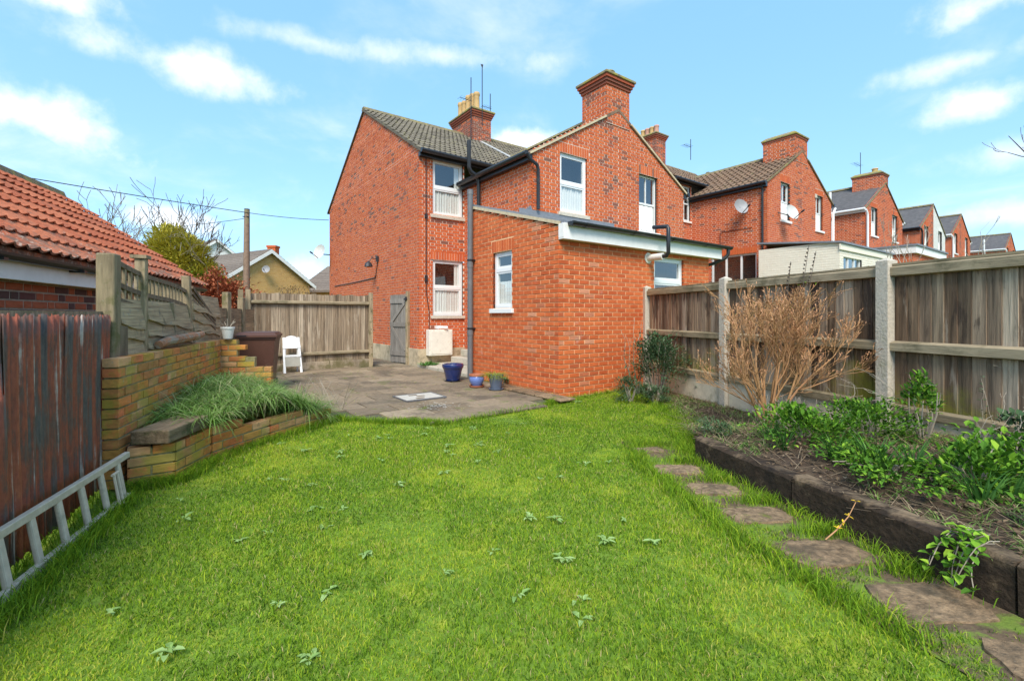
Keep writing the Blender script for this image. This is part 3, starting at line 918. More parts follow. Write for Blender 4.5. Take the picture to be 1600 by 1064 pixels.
    g = MB(); a, c = xi(x_out - .05, min(x_wing + 1.1, PX - .05))
    zc = ev - e * sl - .03
    g.tube([(a, yf - e - .06, zc), (c, yf - e - .06, zc - .02)], .06, 8); g.box(a + .02, c, yf - .13, yf - .012, zc - .11, zc - .01)
    g.build('gutter', gutter, t, smooth=False)
    g = MB(); gx = X(x_wing - .2); zc = wv - .15 * ws - .02
    g.tube([(gx, yw - .06, zc), (gx, yf - .02, zc)], .06, 8); g.box(min(X(x_wing - .012), X(x_wing - .13)), max(X(x_wing - .012), X(x_wing - .13)), yw - .02, yf - .02, zc - .13, zc + .0)
    g.build('gutter', gutter, t)
    if main_chimney:
        stack(t, *main_chimney)
    if wing_chimney:
        stack(t, **wing_chimney)
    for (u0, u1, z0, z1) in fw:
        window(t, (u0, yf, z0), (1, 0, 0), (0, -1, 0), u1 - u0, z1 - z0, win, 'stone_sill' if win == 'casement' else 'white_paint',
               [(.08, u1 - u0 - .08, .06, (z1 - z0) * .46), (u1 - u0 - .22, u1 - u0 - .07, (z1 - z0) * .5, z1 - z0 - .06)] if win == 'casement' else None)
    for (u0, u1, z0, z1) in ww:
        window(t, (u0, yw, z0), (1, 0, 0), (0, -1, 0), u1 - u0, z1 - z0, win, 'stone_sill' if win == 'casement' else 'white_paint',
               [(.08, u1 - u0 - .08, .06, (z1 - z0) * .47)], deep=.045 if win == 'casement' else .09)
    return t


TILE = {'grey_tile': tile_mesh('grey_tile', prof='roman'), 'brown_tile': tile_mesh('brown_tile', prof='pan'), 'pantile': tile_mesh('pantile', prof='double')}

POT5 = [(PX - .12, 8.92 + i * .29, .66 + .05 * ((i * 7) % 3 - 1), .108, 'clay_pot') for i in range(5)]
H1 = house('end terrace red brick house with plain side gable and a brick lean-to at its back', 0, 0, win='casement', zlow=0.0,
           main_chimney=(3.72, 4.48, 8.75, 10.25, 7.2, 8.42, 'old_brick', 'mortar_grey', POT5, .75),
           wing_chimney=dict(x0=3.66, x1=4.5, y0=2.37, y1=3.2, z0=6.02, z1=6.95, pots=[(4.02, 2.6, .16, .12, 'cap_stone')], dark=.22, cap='cap_stone'))


def finish_house_one(t):
    # ---- lean-to extension
    cnt = [0]
    picks = []
    def pick_left(p, c, d, zb, zt):
        return c < .68
    def pick_front(p, c, d, zb, zt):
        return c < 1.12
    b, m = MB(), MB()
    def spans_left(z):
        if z < 2.70: return [(0, 2.63)]
        k = (z - 2.70) / (.74 / 2.63)
        return [(k, 2.63)] if k < 2.6 else []
    hl = [(1.245, 1.847, 1.42, 2.47)]
    al = [(1.19, 1.90, 2.47, 2.685)]
    pl = wall_bricks((0, 0, 0), (0, 1, 0), (-1, 0, 0), 0, 3.40, spans_left, hl, 'stretcher', None, bricks_mb=b, mortar_mb=m, arches=al, pick=pick_left)
    hf = [(2.364, 3.288, 1.05, 2.40)]
    pf = wall_bricks((0, 0, 0), (1, 0, 0), (0, -1, 0), 0, 2.52, lambda z: [(0, 4.17)], hf, 'stretcher', None, bricks_mb=b, mortar_mb=m, pick=pick_front)
    wall_bricks((4.17, 0, 0), (0, 1, 0), (1, 0, 0), 0, 3.2, lambda z: [(0, 2.38)] if z < 2.7 else [((z - 2.7) / .2814, 2.38)] if (z - 2.7) / .2814 < 2.3 else [], (), 'stretcher', None, bricks_mb=b, mortar_mb=m)
    wall_bricks((0, 2.63, 0), (1, 0, 0), (0, 1, 0), 0, 3.4, lambda z: [(0, 1.36)], (), 'stretcher', None, bricks_mb=b, mortar_mb=m)
    w = m.build('extension_wall', 'mortar_ext', t)
    b.build('brickwork', 'ext_brick', w, kind='stuff')
    ub = unit_brick('ext_brick_piece')
    lst = [('l', x) for x in pl] + [('f', x) for x in pf]
    def near(q):
        k, (c, d, zb, zt) = q
        p = LW(0, c, zb) if k == 'l' else LW(c, 0, zb)
        return (p - cam.location).length
    lst.sort(key=near)
    rest = MB()
    for i, (k, (c, d, zb, zt)) in enumerate(lst):
        pr = .006 + rnd(-.0015, .0015)
        if k == 'l':
            M = frame((-pr, d, zb), (0, -(d - c), 0), (.05, 0, 0), (0, 0, zt - zb))
        else:
            M = frame((c, -pr, zb), (d - c, 0, 0), (0, .05, 0), (0, 0, zt - zb))
        if i < 300:
            piece('brick', random.choice(ub), w, M)
        else:
            me = random.choice(ub)
            rest.raw([v.co for v in me.vertices], [tuple(p.vertices) for p in me.polygons], rnd(0, .74), M)
    if rest.v:
        rest.build('brickwork', 'ext_brick', w, kind='stuff')
    # roof slab, fascia, coping, gutter
    r = MB(); s = .74 / 2.63
    r.prism([(.02, -.10, 2.72 - .1 * s), (.02, 2.64, 2.72 + 2.64 * s), (.02, 2.64, 2.80 + 2.64 * s), (.02, -.10, 2.80 - .1 * s)], (4.30, 0, 0))
    r.build('extension_roof', 'lead', t)
    c = MB(); c.bar((.03, -.02, 2.735), (.03, 2.66, 2.735 + 2.66 * s), .13, .05); c.build('coping', 'verge', t)
    f = MB(); f.box(-.012, 4.42, -.15, -.125, 2.47, 2.72); f.box(-.012, 4.42, -.124, -.008, 2.475, 2.495); f.box(-.014, .012, -.124, -.007, 2.497, 2.72); f.box(4.395, 4.42, -.124, -.007, 2.497, 2.72)
    f.build('fascia', 'white_paint', t, bevel=.004)
    g = MB()
    n = 9; x0, x1 = .08, 4.62; yc, zc, rr = -.215, 2.735, .06
    ring = [(yc + rr * math.cos(math.pi + math.pi * i / n), zc + rr * math.sin(math.pi + math.pi * i / n)) for i in range(n + 1)]
    ring2 = [(yc + (rr - .008) * math.cos(math.pi + math.pi * i / n), zc + (rr - .008) * math.sin(math.pi + math.pi * i / n)) for i in range(n, -1, -1)]
    g.prism([(x0, y, z) for y, z in ring + ring2], (x1 - x0, 0, 0))
    g.prism([(x0 - .03, yc + 1.15 * (y - yc), zc + 1.15 * (z - zc)) for y, z in ring], (.06, 0, 0))
    g.prism([(x1 - .04, yc + 1.15 * (y - yc), zc + 1.15 * (z - zc)) for y, z in ring], (.06, 0, 0))
    for x in (.35, 1.5, 2.6, 3.7):
        g.prism([(x, yc + 1.12 * (y - yc), zc + 1.12 * (z - zc)) for y, z in ring], (.05, 0, 0))
        g.box(x, x + .05, yc + rr * 1.0, -.148, zc - .05, zc - .01)
    gut = g.build('gutter', 'black_plastic', t, smooth=False)
    q = MB(); q.tube([(4.55, yc, 2.69), (4.55, yc, 2.58), (4.52, yc + .05, 2.50), (4.38, -.02, 2.40), (4.30, .10, 2.36), (4.24, .18, 2.30), (4.24, .20, .05)], .036, 10)
    q.build('downpipe', 'black_plastic', t, smooth=True)
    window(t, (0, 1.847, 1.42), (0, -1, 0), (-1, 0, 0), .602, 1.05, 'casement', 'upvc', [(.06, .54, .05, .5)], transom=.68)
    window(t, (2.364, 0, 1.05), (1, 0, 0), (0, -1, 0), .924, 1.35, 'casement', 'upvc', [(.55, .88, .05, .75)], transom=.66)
    # lead flashing against the wing
    l = MB(); l.box(1.0, 3.92, 2.352, 2.374, 3.38, 3.555); l.prism([(1.345, 2.35, 3.50), (1.345, 2.75, 3.50), (1.345, 2.70, 3.60), (1.345, 2.42, 3.66)], (.016, 0, 0))
    l.build('flashing', 'lead', t)
    l = MB()
    for i in range(9):
        y = 5.35 + i * .47
        z = 5.5 + (y - 5.31) * .583
        l.bar((PX - .02, y, z + .065), (PX - .02, y + .5, z + .5 * .583 + .065), .16, .03)
    l.build('party_flashing', 'lead_white', t)
    # pipes
    p = MB(); p.tube([(-.085, 2.55, .0), (-.085, 2.55, 3.72)], .055, 12); p.tube([(-.085, 2.55, 3.70), (-.085, 2.55, 3.80)], .062, 12)
    for z in (.9, 2.25):
        p.tube([(-.085, 2.55, z), (-.085, 2.55, z + .10)], .062, 12)
    sp = p.build('soil_pipe', 'grey_pipe', t, smooth=True)
    p = MB(); p.tube([(-.085, 2.55, 3.40), (.05, 2.60, 3.43), (.2, 2.62, 3.42)], .03, 8); p.build('branch', 'grey_pipe', sp, smooth=True)
    p = MB()
    for z in (1.02, 2.38):
        p.tube([(-.085, 2.55, z), (-.085, 2.55, z + .03)], .066, 12); p.box(-.09, .0, 2.48, 2.62, z, z + .03)
    p.build('clip', 'black_plastic', sp)
    p = MB(); p.tube([(1.25, 4.38, 3.2), (1.25, 4.38, 4.62), (1.20, 4.38, 4.74), (1.02, 4.38, 4.82), (.97, 4.38, 4.92), (.97, 4.38, 5.58)], .05, 10); p.build('downpipe', 'black_plastic', t, smooth=True)
    p = MB(); p.tube([(1.17, 2.30, 4.72), (1.22, 2.30, 4.62), (1.42, 2.29, 4.52), (1.46, 2.30, 4.42), (1.46, 2.30, 3.58)], .038, 10)
    p.build('downpipe', 'black_plastic', t, smooth=True)
    p = MB(); p.tube([(.25, 5.27, 1.9), (.25, 5.27, 5.35)], .011, 6); p.tube([(.25, 5.27, 1.9), (.33, 5.27, 1.4), (.33, 5.27, .9)], .009, 6); p.box(.22, .28, 5.24, 5.30, 3.75, 3.85); p.box(.22, .28, 5.24, 5.3, 2.15, 2.3)
    p.build('conduit', 'dark_metal', t)
    # plinth, meter box, apron, steps
    p = MB(); p.box(.03, 1.36, 5.26, 5.30, 0, .46); p.box(.03, .072, 5.301, 13.66, 0, .46); p.build('plinth', 'render_plinth', t)
    p = MB(); p.box(.237, .888, 5.06, 5.258, .29, .94); p.build('meter_box', 'meter_box', t, bevel=.012)
    q = MB(); q.box(.28, .845, 5.050, 5.064, .33, .90); q.box(.79, .81, 5.04, 5.052, .58, .64); q.build('meter_door', 'meter_box', t, bevel=.006)
    q = MB(); q.tube([(.52, 5.16, 1.0), (.72, 5.0, .99)], .035, 8); q.box(.5, .54, 5.12, 5.28, .96, 1.04); q.build('security_camera', 'upvc', t)
    q = MB(); q.box(.0, 1.36, 2.66, 5.255, 0, .10); q.build('apron', 'concrete', t, bevel=.015)
    q = MB(); q.box(.75, 1.355, 3.5, 4.9, .101, .27); q.box(1.0, 1.354, 3.55, 4.85, .271, .44); q.build('doorstep', 'concrete', t, bevel=.015)
    q = MB(); q.obox((1.36, 3.6, .44), ((-.03, 0, 0), (0, .85, 0), (0, 0, 1.98))); q.build('door', 'white_paint', t)
    # wall lamp and cable on the side gable
    q = MB(); q.lathe([(.02, .16), (.09, .10), (.13, 0), (.10, -.01), (.03, .03)], (-.22, 8.2, 2.75), 10); q.tube([(.07, 8.2, 3.0), (-.12, 8.2, 3.0), (-.22, 8.2, 2.9)], .014, 6); q.box(.02, .072, 8.14, 8.26, 2.92, 3.08)
    q.build('wall_lamp', 'dark_metal', t)
    q = MB(); q.tube([(.065, 8.2, 2.95), (.062, 8.4, 2.45), (.062, 10.5, 2.42), (.062, 12.9, 2.42)], .012, 5); q.build('cable', 'dark_metal', t)
    # boiler flue
    q = MB(); q.tube([(2.18, .01, 2.345), (2.18, -.33, 2.345)], .062, 12); q.tube([(2.18, .0, 2.345), (2.18, -.02, 2.345)], .10, 14); fl = q.build('flue', 'flue_white', t, smooth=True)
    q = MB(); q.tube([(2.18, -.30, 2.345), (2.18, -.40, 2.345), (2.18, -.44, 2.40), (2.18, -.44, 2.83), (2.18, -.42, 2.86), (2.18, -.12, 2.89)], .036, 10); q.build('plume_pipe', 'black_plastic', fl, smooth=True)
    # aerials on the main chimney
    aerial(t, (3.55, 8.6, 7.5), 2.15, .45); aerial(t, (3.95, 8.5, 8.0), 2.2, 0); aerial(t, (4.75, 9.2, 8.2), 1.45, .35)


def aerial(t, p, h, l):
    a = MB(); x, y, z = p
    a.tube([p, (x, y, z + h)], .016, 5)
    if l:
        a.tube([(x - l, y, z + h * .62), (x + .05, y, z + h * .62)], .010, 4)
        for i in range(5):
            a.tube([(x - l + i * l * .22, y - .16, z + h * .62), (x - l + i * l * .22, y + .16, z + h * .62)], .005, 4)
    else:
        for s in (-1, 1):
            a.tube([(x, y, z + h * .95), (x + .04 * s, y + .02, z + h * 1.0)], .02, 4)
    a.build('aerial', 'dark_metal', t)


def dish(label, loc, facing, r=.30, mat='dish', arm=(0, 0, 0)):
    t = thing('satellite_dish', label, 'satellite dish', loc)
    f = vec(facing).normalized(); s = f.cross(Vector((0, 0, 1))).normalized(); u = s.cross(f)
    c = vec(loc); m = MB(); n = 18; rings = 5
    for i in range(rings + 1):
        q = i / rings
        for k in range(n):
            a = 2 * math.pi * k / n
            m.v.append(tuple(c + (s * math.cos(a) + u * math.sin(a) * 1.08) * r * q + f * (.09 * q * q - .02)))
    for i in range(rings):
        for k in range(n):
            k2 = (k + 1) % n
            m.f.append((i * n + k, i * n + k2, (i + 1) * n + k2, (i + 1) * n + k)); m.r.append(.5)
    m.build('reflector', mat, t, smooth=True)
    m = MB(); m.tube([c - u * r * 1.0 + f * .06, c - u * r * .75 + f * .42], .014, 6); m.tube([c - u * r * .75 + f * .38, c - u * r * .70 + f * .50], .03, 8)
    m.build('feed_arm', 'dark_metal', t)
    m = MB(); m.tube([c - f * .02, c - f * .10 - u * .05, c + vec(arm)], .02, 6); m.build('bracket', 'dark_metal', t)
    return t


finish_house_one(H1)
H2 = house('red brick terraced house with repointed half gable and white sliding sash window', 0, 0, right=True, x_out=-2.25, side_wall=False, win='sash', raise_roof=.07,
           wing_win=(2.51, 3.30, 3.50, 5.0), facade_win=(), dark=.10, zlow=0.0, x_wing=1.35)

# pair further up the row (ground rises along the row)
P2, Z2 = 10.37, 1.15
POTB = [(PX, 9.0 + i * .27, .45, .12, 'clay_pot' if i % 2 else 'clay_pink') for i in range(4)]
H3 = house('red brick terraced house with brown pantile wing roof beside the cream painted extension', P2, Z2, main_tile='brown_tile', tiles='both', win='sash', side_wall=False, zlow=0.0,
           facade_win=((.62, 1.28, 3.87, 5.22),), wing_win=(2.37, 3.1, 3.60, 4.98), dark=.07, holes_side=[(2.75, 4.45, 2.0, 3.52)],
           main_chimney=(3.72, 4.48, 8.75, 10.1, 8.3, 9.95, 'old_brick', 'mortar_grey', POTB, .6),
           wing_chimney=dict(x0=3.5, x1=4.5, y0=2.372, y1=3.55, z0=7.1, z1=8.0, dark=.15, corb=1))
H4 = house('red brick terraced house with white downpipe at its wing corner', P2, Z2, right=True, main_tile='brown_tile', tiles='main', win='sash', side_wall=False, zlow=0.0, facade_win=(), wing_win=(2.2, 2.9, 3.55, 4.95), dark=.10)


def finish_house_three(t):
    dz = Z2
    b, m = MB(), MB()
    sp = lambda z: [(0, 2.36)] if z < 3.5 else []
    wall_bricks((.72, 0, 0), (0, 1, 0), (-1, 0, 0), 0.0, 3.5, sp, (), 'stretcher', None, bricks_mb=b, mortar_mb=m)
    wall_bricks((0, 0, 0), (1, 0, 0), (0, -1, 0), 0.0, 3.3, lambda z: [(.72, 5.2)], [(1.0, 2.5, 1.9, 3.1)], 'stretcher', None, bricks_mb=b, mortar_mb=m)
    w = m.build('extension_wall', 'cream_brick', t); b.build('brickwork', 'cream_brick', w, kind='stuff')
    r = MB(); r.prism([(.64, -.10, 3.44), (.64, 2.38, 3.70), (.64, 2.38, 3.755), (.64, -.10, 3.495)], (4.7, 0, 0)); r.build('extension_roof', 'lead', t)
    r = MB(); r.box(.66, 5.3, -.05, -.012, 3.25, 3.43); r.build('fascia', 'cream_brick', t)
    window(t, (1.0, 0, 1.9), (1, 0, 0), (0, -1, 0), 1.5, 1.2, 'row', 'upvc', [(.1, 1.4, .05, .5)])
    window(t, (1.37, 4.45, 2.0), (0, -1, 0), (-1, 0, 0), 1.7, 1.52, 'row', 'upvc')
    a = MB()
    for i in range(20):
        y = 2.75 + i * .085
        a.obox((1.362, y, 3.53), ((-.014, 0, 0), (0, .075, 0), (0, 0, .21)), rnd(.2, .6))
    a.build('arch', 'old_brick', t)
    p = MB(); p.tube([(1.25, 2.52, 5.85), (1.30, 2.52, 5.7), (1.31, 2.52, 5.6), (1.31, 2.52, .6)], .038, 8); p.build('downpipe', 'black_plastic', t, smooth=True)
    p = MB(); p.tube([(1.352, 4.1, 3.6), (1.352, 4.1, 4.35), (1.352, 4.0, 4.42), (1.352, 2.9, 4.42)], .009, 5); p.build('cable', 'dark_metal', t)


def finish_house_four(t):
    p = MB(); X = 2 * PX
    p.tube([(X - 1.2, 2.3, 5.75), (X - 1.33, 2.3, 5.62), (X - 1.42, 2.3, 5.5), (X - 1.42, 2.3, .6)], .045, 8); p.build('downpipe', 'upvc', t, smooth=True)
    q = MB(); q.box(5.2, 5.36, 2.35, 2.38, 5.95, 6.10); q.build('air_brick', 'stone_sill', t)


finish_house_three(H3)
finish_house_four(H4)


def far_pair(pb, dz, labels, wing_brick=None, ch=True, tile='slate', half=None, rightwhite=False, white_ext=False, pipe='upvc', wv_apex=6.45):
    L_ = house(labels[0], pb, dz, tiles=None, slate=tile, win='sash', side_wall=False, zlow=0.0, facade_win=(), dark=.12, gutter=pipe, main_chimney=(3.7, 4.5, 8.8, 10.0, 8.0 + dz - 1, 8.6 + dz, 'old_brick', 'mortar_grey', [], .5) if False else None,
               wing_chimney=dict(x0=3.55, x1=4.5, y0=2.372, y1=3.6, z0=5.95 + dz, z1=6.75 + dz, dark=.4, corb=1, pots=[(4.1, 2.8, .3, .13, 'clay_pot')]) if ch else None)
    R_ = house(labels[1], pb, dz, right=True, tiles=None, slate=tile, win='sash', side_wall=False, zlow=0.0, facade_win=(), dark=.12, gutter=pipe, wing_brick='white_brick' if rightwhite else None, mortar='mortar_old' if not rightwhite else 'white_brick')
    p = MB(); p.tube([(1.24, 2.32, 4.7 + dz), (1.36, 2.30, 4.55 + dz), (1.40, 2.30, 4.4 + dz), (1.40, 2.30, 1.5)], .05, 8); p.build('downpipe', pipe, L_, smooth=True)
    p = MB(); p.tube([(1.28, 3.7, 1.5), (1.28, 3.7, 4.4 + dz), (1.10, 3.7, 4.6 + dz), (1.05, 3.7, 4.75 + dz), (1.05, 3.7, 5.75 + dz)], .06, 8); p.build('soil_pipe', pipe, L_, smooth=True)
    if white_ext:
        b, m = MB(), MB()
        for (O, U, Nn, Lg) in (((.3, .4, 0), (1, 0, 0), (0, -1, 0), 4.6), ((.3, .4, 0), (0, 1, 0), (-1, 0, 0), 1.95)):
            wall_bricks(O, U, Nn, 0.0, 3.2 + dz - .8, lambda z, Lg=Lg: [(0, Lg)], (), 'stretcher', None, bricks_mb=b, mortar_mb=m)
        w = m.build('extension_wall', 'mortar_old', L_); b.build('brickwork', 'old_brick', w, kind='stuff')
        z = 2.4 + dz
        q = MB(); q.box(.2, 5.0, .28, .39, z, z + .3); q.box(.2, .29, .391, 2.36, z, z + .3); q.build('fascia', 'white_paint', L_)
        q = MB(); q.box(.15, 5.05, .22, 2.36, z + .302, z + .37); q.build('extension_roof', 'lead', L_)
    return L_, R_


H5, H6 = far_pair(19.7, 1.5, ('slate roofed brick house with a fat white soil pipe and white fascia extension', 'slate roofed brick house sharing the gable that carries the tall roof aerial'), white_ext=True)
far_pair(28.4, 1.6, ('small slate roofed brick half gable beside a white painted half gable', 'slate roofed house with its half gable painted white'), ch=False, rightwhite=True, pipe='black_plastic')
far_pair(35.4, 1.9, ('distant brick house with pale downpipe, past the white painted half gable', 'distant brick house with plain wide half gable past the white painted one'), ch=False)
far_pair(54.6, 2.6, ('dark roofed house at the far end of the row', 'last brick house at the far end of the row'), ch=False)
aerial(H5, (4.7, 3.6, 8.0), 1.9, .9)
aerial(H3, (3.0, 6.4, 8.1), .9, .5)

dish('grey satellite dish high on the far edge of the plain side gable', LW(-.32, 13.4, 3.75), (-.35, -.9, .25), .27, 'dish_pale', (.33, .05, -.1))
dish('grey satellite dish on the wing side wall above the patio window', LW(P2 + 1.02, 3.15, 5.15), (.15, -1, .30), .26, 'dish', (.28, .16, -.1))
dish('pale satellite dish overlapping the sash window above the cream extension', LW(P2 + 2.25, 2.0, 4.90), (.3, -1, .35), .26, 'dish_pale', (-.35, .30, .1))

# ------------------------------------------------------------------ garden layout (metres, camera foot at the origin, y away)
def inpoly(x, y, poly):
    """vectorised point in polygon"""
    c = np.zeros(np.shape(x), bool); n = len(poly)
    for i in range(n):
        x0, y0 = poly[i]; x1, y1 = poly[(i + 1) % n]
        k = ((y0 > y) != (y1 > y)) & (x < (x1 - x0) * (y - y0) / (y1 - y0 + 1e-12) + x0)
        c ^= k
    return c


def lw2(x, y):
    p = LW(x, y); return (p.x, p.y)


WALL_A, WALL_B = Vector((-2.90, 3.42, 0)), Vector((-3.86, 6.15, 0))        # tall garden wall, inner face
WALL_C = Vector((-3.26, 6.30, 0))
LOW = [Vector(p) for p in ((-2.86, 3.44, 0), (-2.62, 3.62, 0), (-2.66, 4.12, 0), (-2.50, 4.80, 0), (-2.22, 5.72, 0))]
SLEEP = [Vector(p) for p in ((1.63, 4.12, 0), (1.86, 3.08, 0), (2.16, 1.98, 0), (2.42, .95, 0))]
FENCE_A, FENCE_B = Vector((2.46, 8.45, 0)), Vector((3.56, 4.40, 0))        # right fence: first and third post
FDIR = (FENCE_B - FENCE_A).normalized()
FENCE_M = FENCE_A + (FENCE_B - FENCE_A) * .485
FENCE_C = FENCE_B + FDIR * 2.15
PATIO_EDGE = [(.62, 6.95), (.52, 6.70), (-.80, 5.52), (-1.20, 5.62), (-1.62, 5.60), (-2.20, 5.80)]
PATIO = PATIO_EDGE + [(-3.25, 6.34), (-3.84, 6.2), (-5.6, 10.2), lw2(-.9, 6.05), lw2(-.9, 9.5), lw2(.05, 9.5), lw2(.02, 2.6), (C0.x - .0, C0.y)]
LAWN = [(.62, 6.95), (.52, 6.70), (-.80, 5.52), (-1.20, 5.62), (-1.62, 5.60), (-2.20, 5.80), (-2.16, 5.66), (-2.44, 4.80), (-2.60, 4.12), (-2.55, 3.62), (-2.82, 3.36), (-2.62, 3.05), (-2.20, 1.9), (-1.8, .9),
        (2.36, .9), (2.12, 1.98), (1.82, 3.08), (1.58, 4.15), (1.75, 4.4), (2.05, 5.2), (2.0, 6.4), (2.2, 7.7), (2.0, 8.0), (.80, 7.15)]


def gz(x, y):
    """gentle unevenness of the lawn"""
    return np.clip((1.25 - .27 * (y - 3.2) - x) / .5, 0, 1) * .012 * np.sin(x * 2.1 + 1) * np.sin(y * 1.7) + np.clip((1.25 - .27 * (y - 3.2) - x) / .5, 0, 1) * .008 * np.sin(x * 5.3 + y * 3.1)


def make_lawn():
    m = MB(); n = 60; x0, x1, y0, y1 = -6.5, 6.5, .2, 9.2
    V = []
    for j in range(n + 1):
        for i in range(n + 1):
            x = x0 + (x1 - x0) * i / n; y = y0 + (y1 - y0) * j / n
            z = -.006 + (gz(x, y) if (-2.2 < x < 1.7 and y < 5.4) else -.004)
            V.append((x, y, float(z)))
    F = [(j * (n + 1) + i, j * (n + 1) + i + 1, (j + 1) * (n + 1) + i + 1, (j + 1) * (n + 1) + i) for j in range(n) for i in range(n)]
    m.raw(V, F)
    structure(m.build('lawn', 'lawn_soil', smooth=True))


make_lawn()


def make_patio():
    base = MB(); base.prism([(x, y, .0) for x, y in PATIO], (0, 0, .012))
    p = structure(base.build('patio', 'paving_joint'))
    vs = []
    for k in range(8):
        m = MB(); e = .02
        T = [(e, e), (1 - e, e), (1 - e, 1 - e), (e, 1 - e)]
        T = [(x + rnd(-.006, .006), y + rnd(-.006, .006)) for x, y in T]
        B = [(0, 0), (1, 0), (1, 1), (0, 1)]
        m.raw([(x, y, 1) for x, y in T] + [(x, y, .75) for x, y in B] + [(x, y, 0) for x, y in B], [(0, 1, 2, 3)] + [(4 + i, 4 + (i + 1) % 4, (i + 1) % 4, i) for i in range(4)] + [(8 + i, 8 + (i + 1) % 4, 4 + (i + 1) % 4, 4 + i) for i in range(4)])
        vs.append(m.mesh('paving_slab', 'slab'))
    W, H = .60, .45
    for j in range(-2, 22):
        a = -.47 + j * H
        sh = (j % 2) * .3
        for i in range(-11, 1):
            b = i * W + sh - .02
            w = W
            if b + w > -.01:
                w = -.01 - b
            if w < .12:
                continue
            c = LW(b + w / 2, a + H / 2)
            ok = inpoly(np.array([c.x]), np.array([c.y]), PATIO)[0]
            if not ok or (-2.05 < b + w / 2 < -1.35 and 0.55 < a + H / 2 < 1.15 and False):
                continue
            g = .012
            M = frame(LW(b + g / 2, a + g / 2, .006), FX * (w - g), DX * (H - g), Vector((0, 0, .026 + rnd(-.0025, .003))))
            piece('paving_slab', random.choice(vs), p, M)
    # pale edging stones along the extension
    es = MB()
    for i in range(3):
        o = LW(-.34, -.42 + i * .62, .034); es = MB()
        es.obox(o, (FX * .30, DX * .60, Vector((0, 0, .03))))
        q = es.build('edging_stone', 'stone_step', p, bevel=.01)


make_patio()


def manhole():
    t = thing('manhole_cover', 'pale square inspection cover set in the patio paving', 'manhole cover', (-1.42, 7.12, .034))
    c = Vector((-1.42, 7.12, .036)); a, b = FX * .31, DX * .25
    m = MB(); m.obox(c - a - b, (2 * a, 2 * b, Vector((0, 0, .012)))); m.build('cover', 'cover_white', t)
    m = MB()
    for (u, v, w, h) in ((-1.06, -1.06, 2.12, .07), (-1.06, .99, 2.12, .07), (-1.06, -.99, .06, 1.98), (1.0, -.99, .06, 1.98)):
        m.obox(c + a * u + b * v, (a * w, b * h, Vector((0, 0, .02))))
    m.build('frame', 'grey_pipe', t)
    for u, v in ((-.35, -.62), (-.1, .0), (-.35, .5)):
        m = MB(); m.obox(c + a * u + b * v + Vector((0, 0, .0125)), (a * .42, b * .22, Vector((0, 0, .004)))); m.build('lifting_recess', 'dark_wood', t)
    w = MB()
    for k in range(140):                      # flaked white paint on the slab beside it
        r_ = abs(random.gauss(0, .16)); an = rnd(0, 6.28)
        o = Vector((-1.02 + r_ * math.cos(an) * 1.4, 6.42 + r_ * math.sin(an), .0405)); s = rnd(.004, .022)
        w.face([o + Vector((s * math.cos(q + an), s * .7 * math.sin(q + an), 0)) for q in (0, 1.1, 2.3, 3.6, 5.0)])
    o = w.build('paint_spill', 'cover_white'); o['kind'] = 'stuff'; o['label'] = 'flaked white paint spill on the paving beside the inspection cover'; o['category'] = 'paint'


manhole()

# ------------------------------------------------------------------ brick garden walls (every brick its own piece)
GB = unit_brick('garden_brick', 8, .03)


def brick_run(parent, pts, courses, top=None, th=.102, start=0.0, lean=0.0):
    """half-brick wall along a polyline; pts = outer face line; top(s) -> number of courses at distance s"""
    pts = [vec(p) for p in pts]
    seg = [(pts[i], pts[i + 1]) for i in range(len(pts) - 1)]
    core = MB()
    s0 = 0
    for (p, q) in seg:
        L = (q - p).length; U = (q - p).normalized(); Nn = U.cross(Vector((0, 0, 1)))     # outward = right of travel
        n = max(1, round(L / .225))
        bl = L / n
        hmax = 0
        for k in range(courses):
            off = (k % 2) * .5
            i = -off
            while i < n - .01:
                c, d = max(i, 0) * bl, min(i + 1, n) * bl
                i += 1
                if d - c < .03:
                    continue
                if top and k >= top(s0 + (c + d) / 2):
                    continue
                o = p + U * (c + .005) + Nn * (rnd(-.003, .003)) + Vector((0, 0, .004 + k * .075 + rnd(-.002, .002)))
                tw = rnd(-.02, .02)
                M = frame(o, (U + Nn * tw * .3) * (d - c - .013), -Nn * th, Vector((0, 0, .062)))
                piece('brick', random.choice(GB), parent, M)
        for i in range(n):
            c, d = i * bl + (.02 if i == 0 else 0), (i + 1) * bl - (.02 if i == n - 1 else 0)
            h = min(courses, top(s0 + (c + d) / 2) if top else courses) * .075 - .022
            if h > .03:
                core.obox(p + U * c - Nn * .008, (U * (d - c), -Nn * (th - .016), Vector((0, 0, h))))
        s0 += L
    core.build('mortar', 'mortar_garden', parent)


t = thing('garden_wall', 'tall mossy brick garden wall with a stepped return at its far end', 'wall', (-3.3, 4.6, 0))
# travel so that the visible face (towards +x) is on the right: from far to near has its right towards -x, so go near -> far
brick_run(t, [WALL_A, WALL_B], 13, top=lambda s: 13 if s > .02 else 13)
brick_run(t, [WALL_B + Vector((-.02, .0, 0)), WALL_C], 13, top=lambda s: 13 if s < .16 else (12 if s < .28 else (10 if s < .42 else 8)))
t2 = thing('planter_wall', 'low curved brick retaining wall round the overgrown planter', 'wall', (-2.6, 4.5, 0))
brick_run(t2, LOW, 4, top=lambda s: 4 if s < 1.15 else (3 if s < 2.0 else 2))

# planter soil mound
SOIL = [(-2.80, 3.50), (-2.70, 3.66), (-2.74, 4.14), (-2.58, 4.84), (-2.30, 5.70), (-2.9, 6.10), (-3.28, 6.22), (-3.78, 6.08), (-2.98, 3.55)]


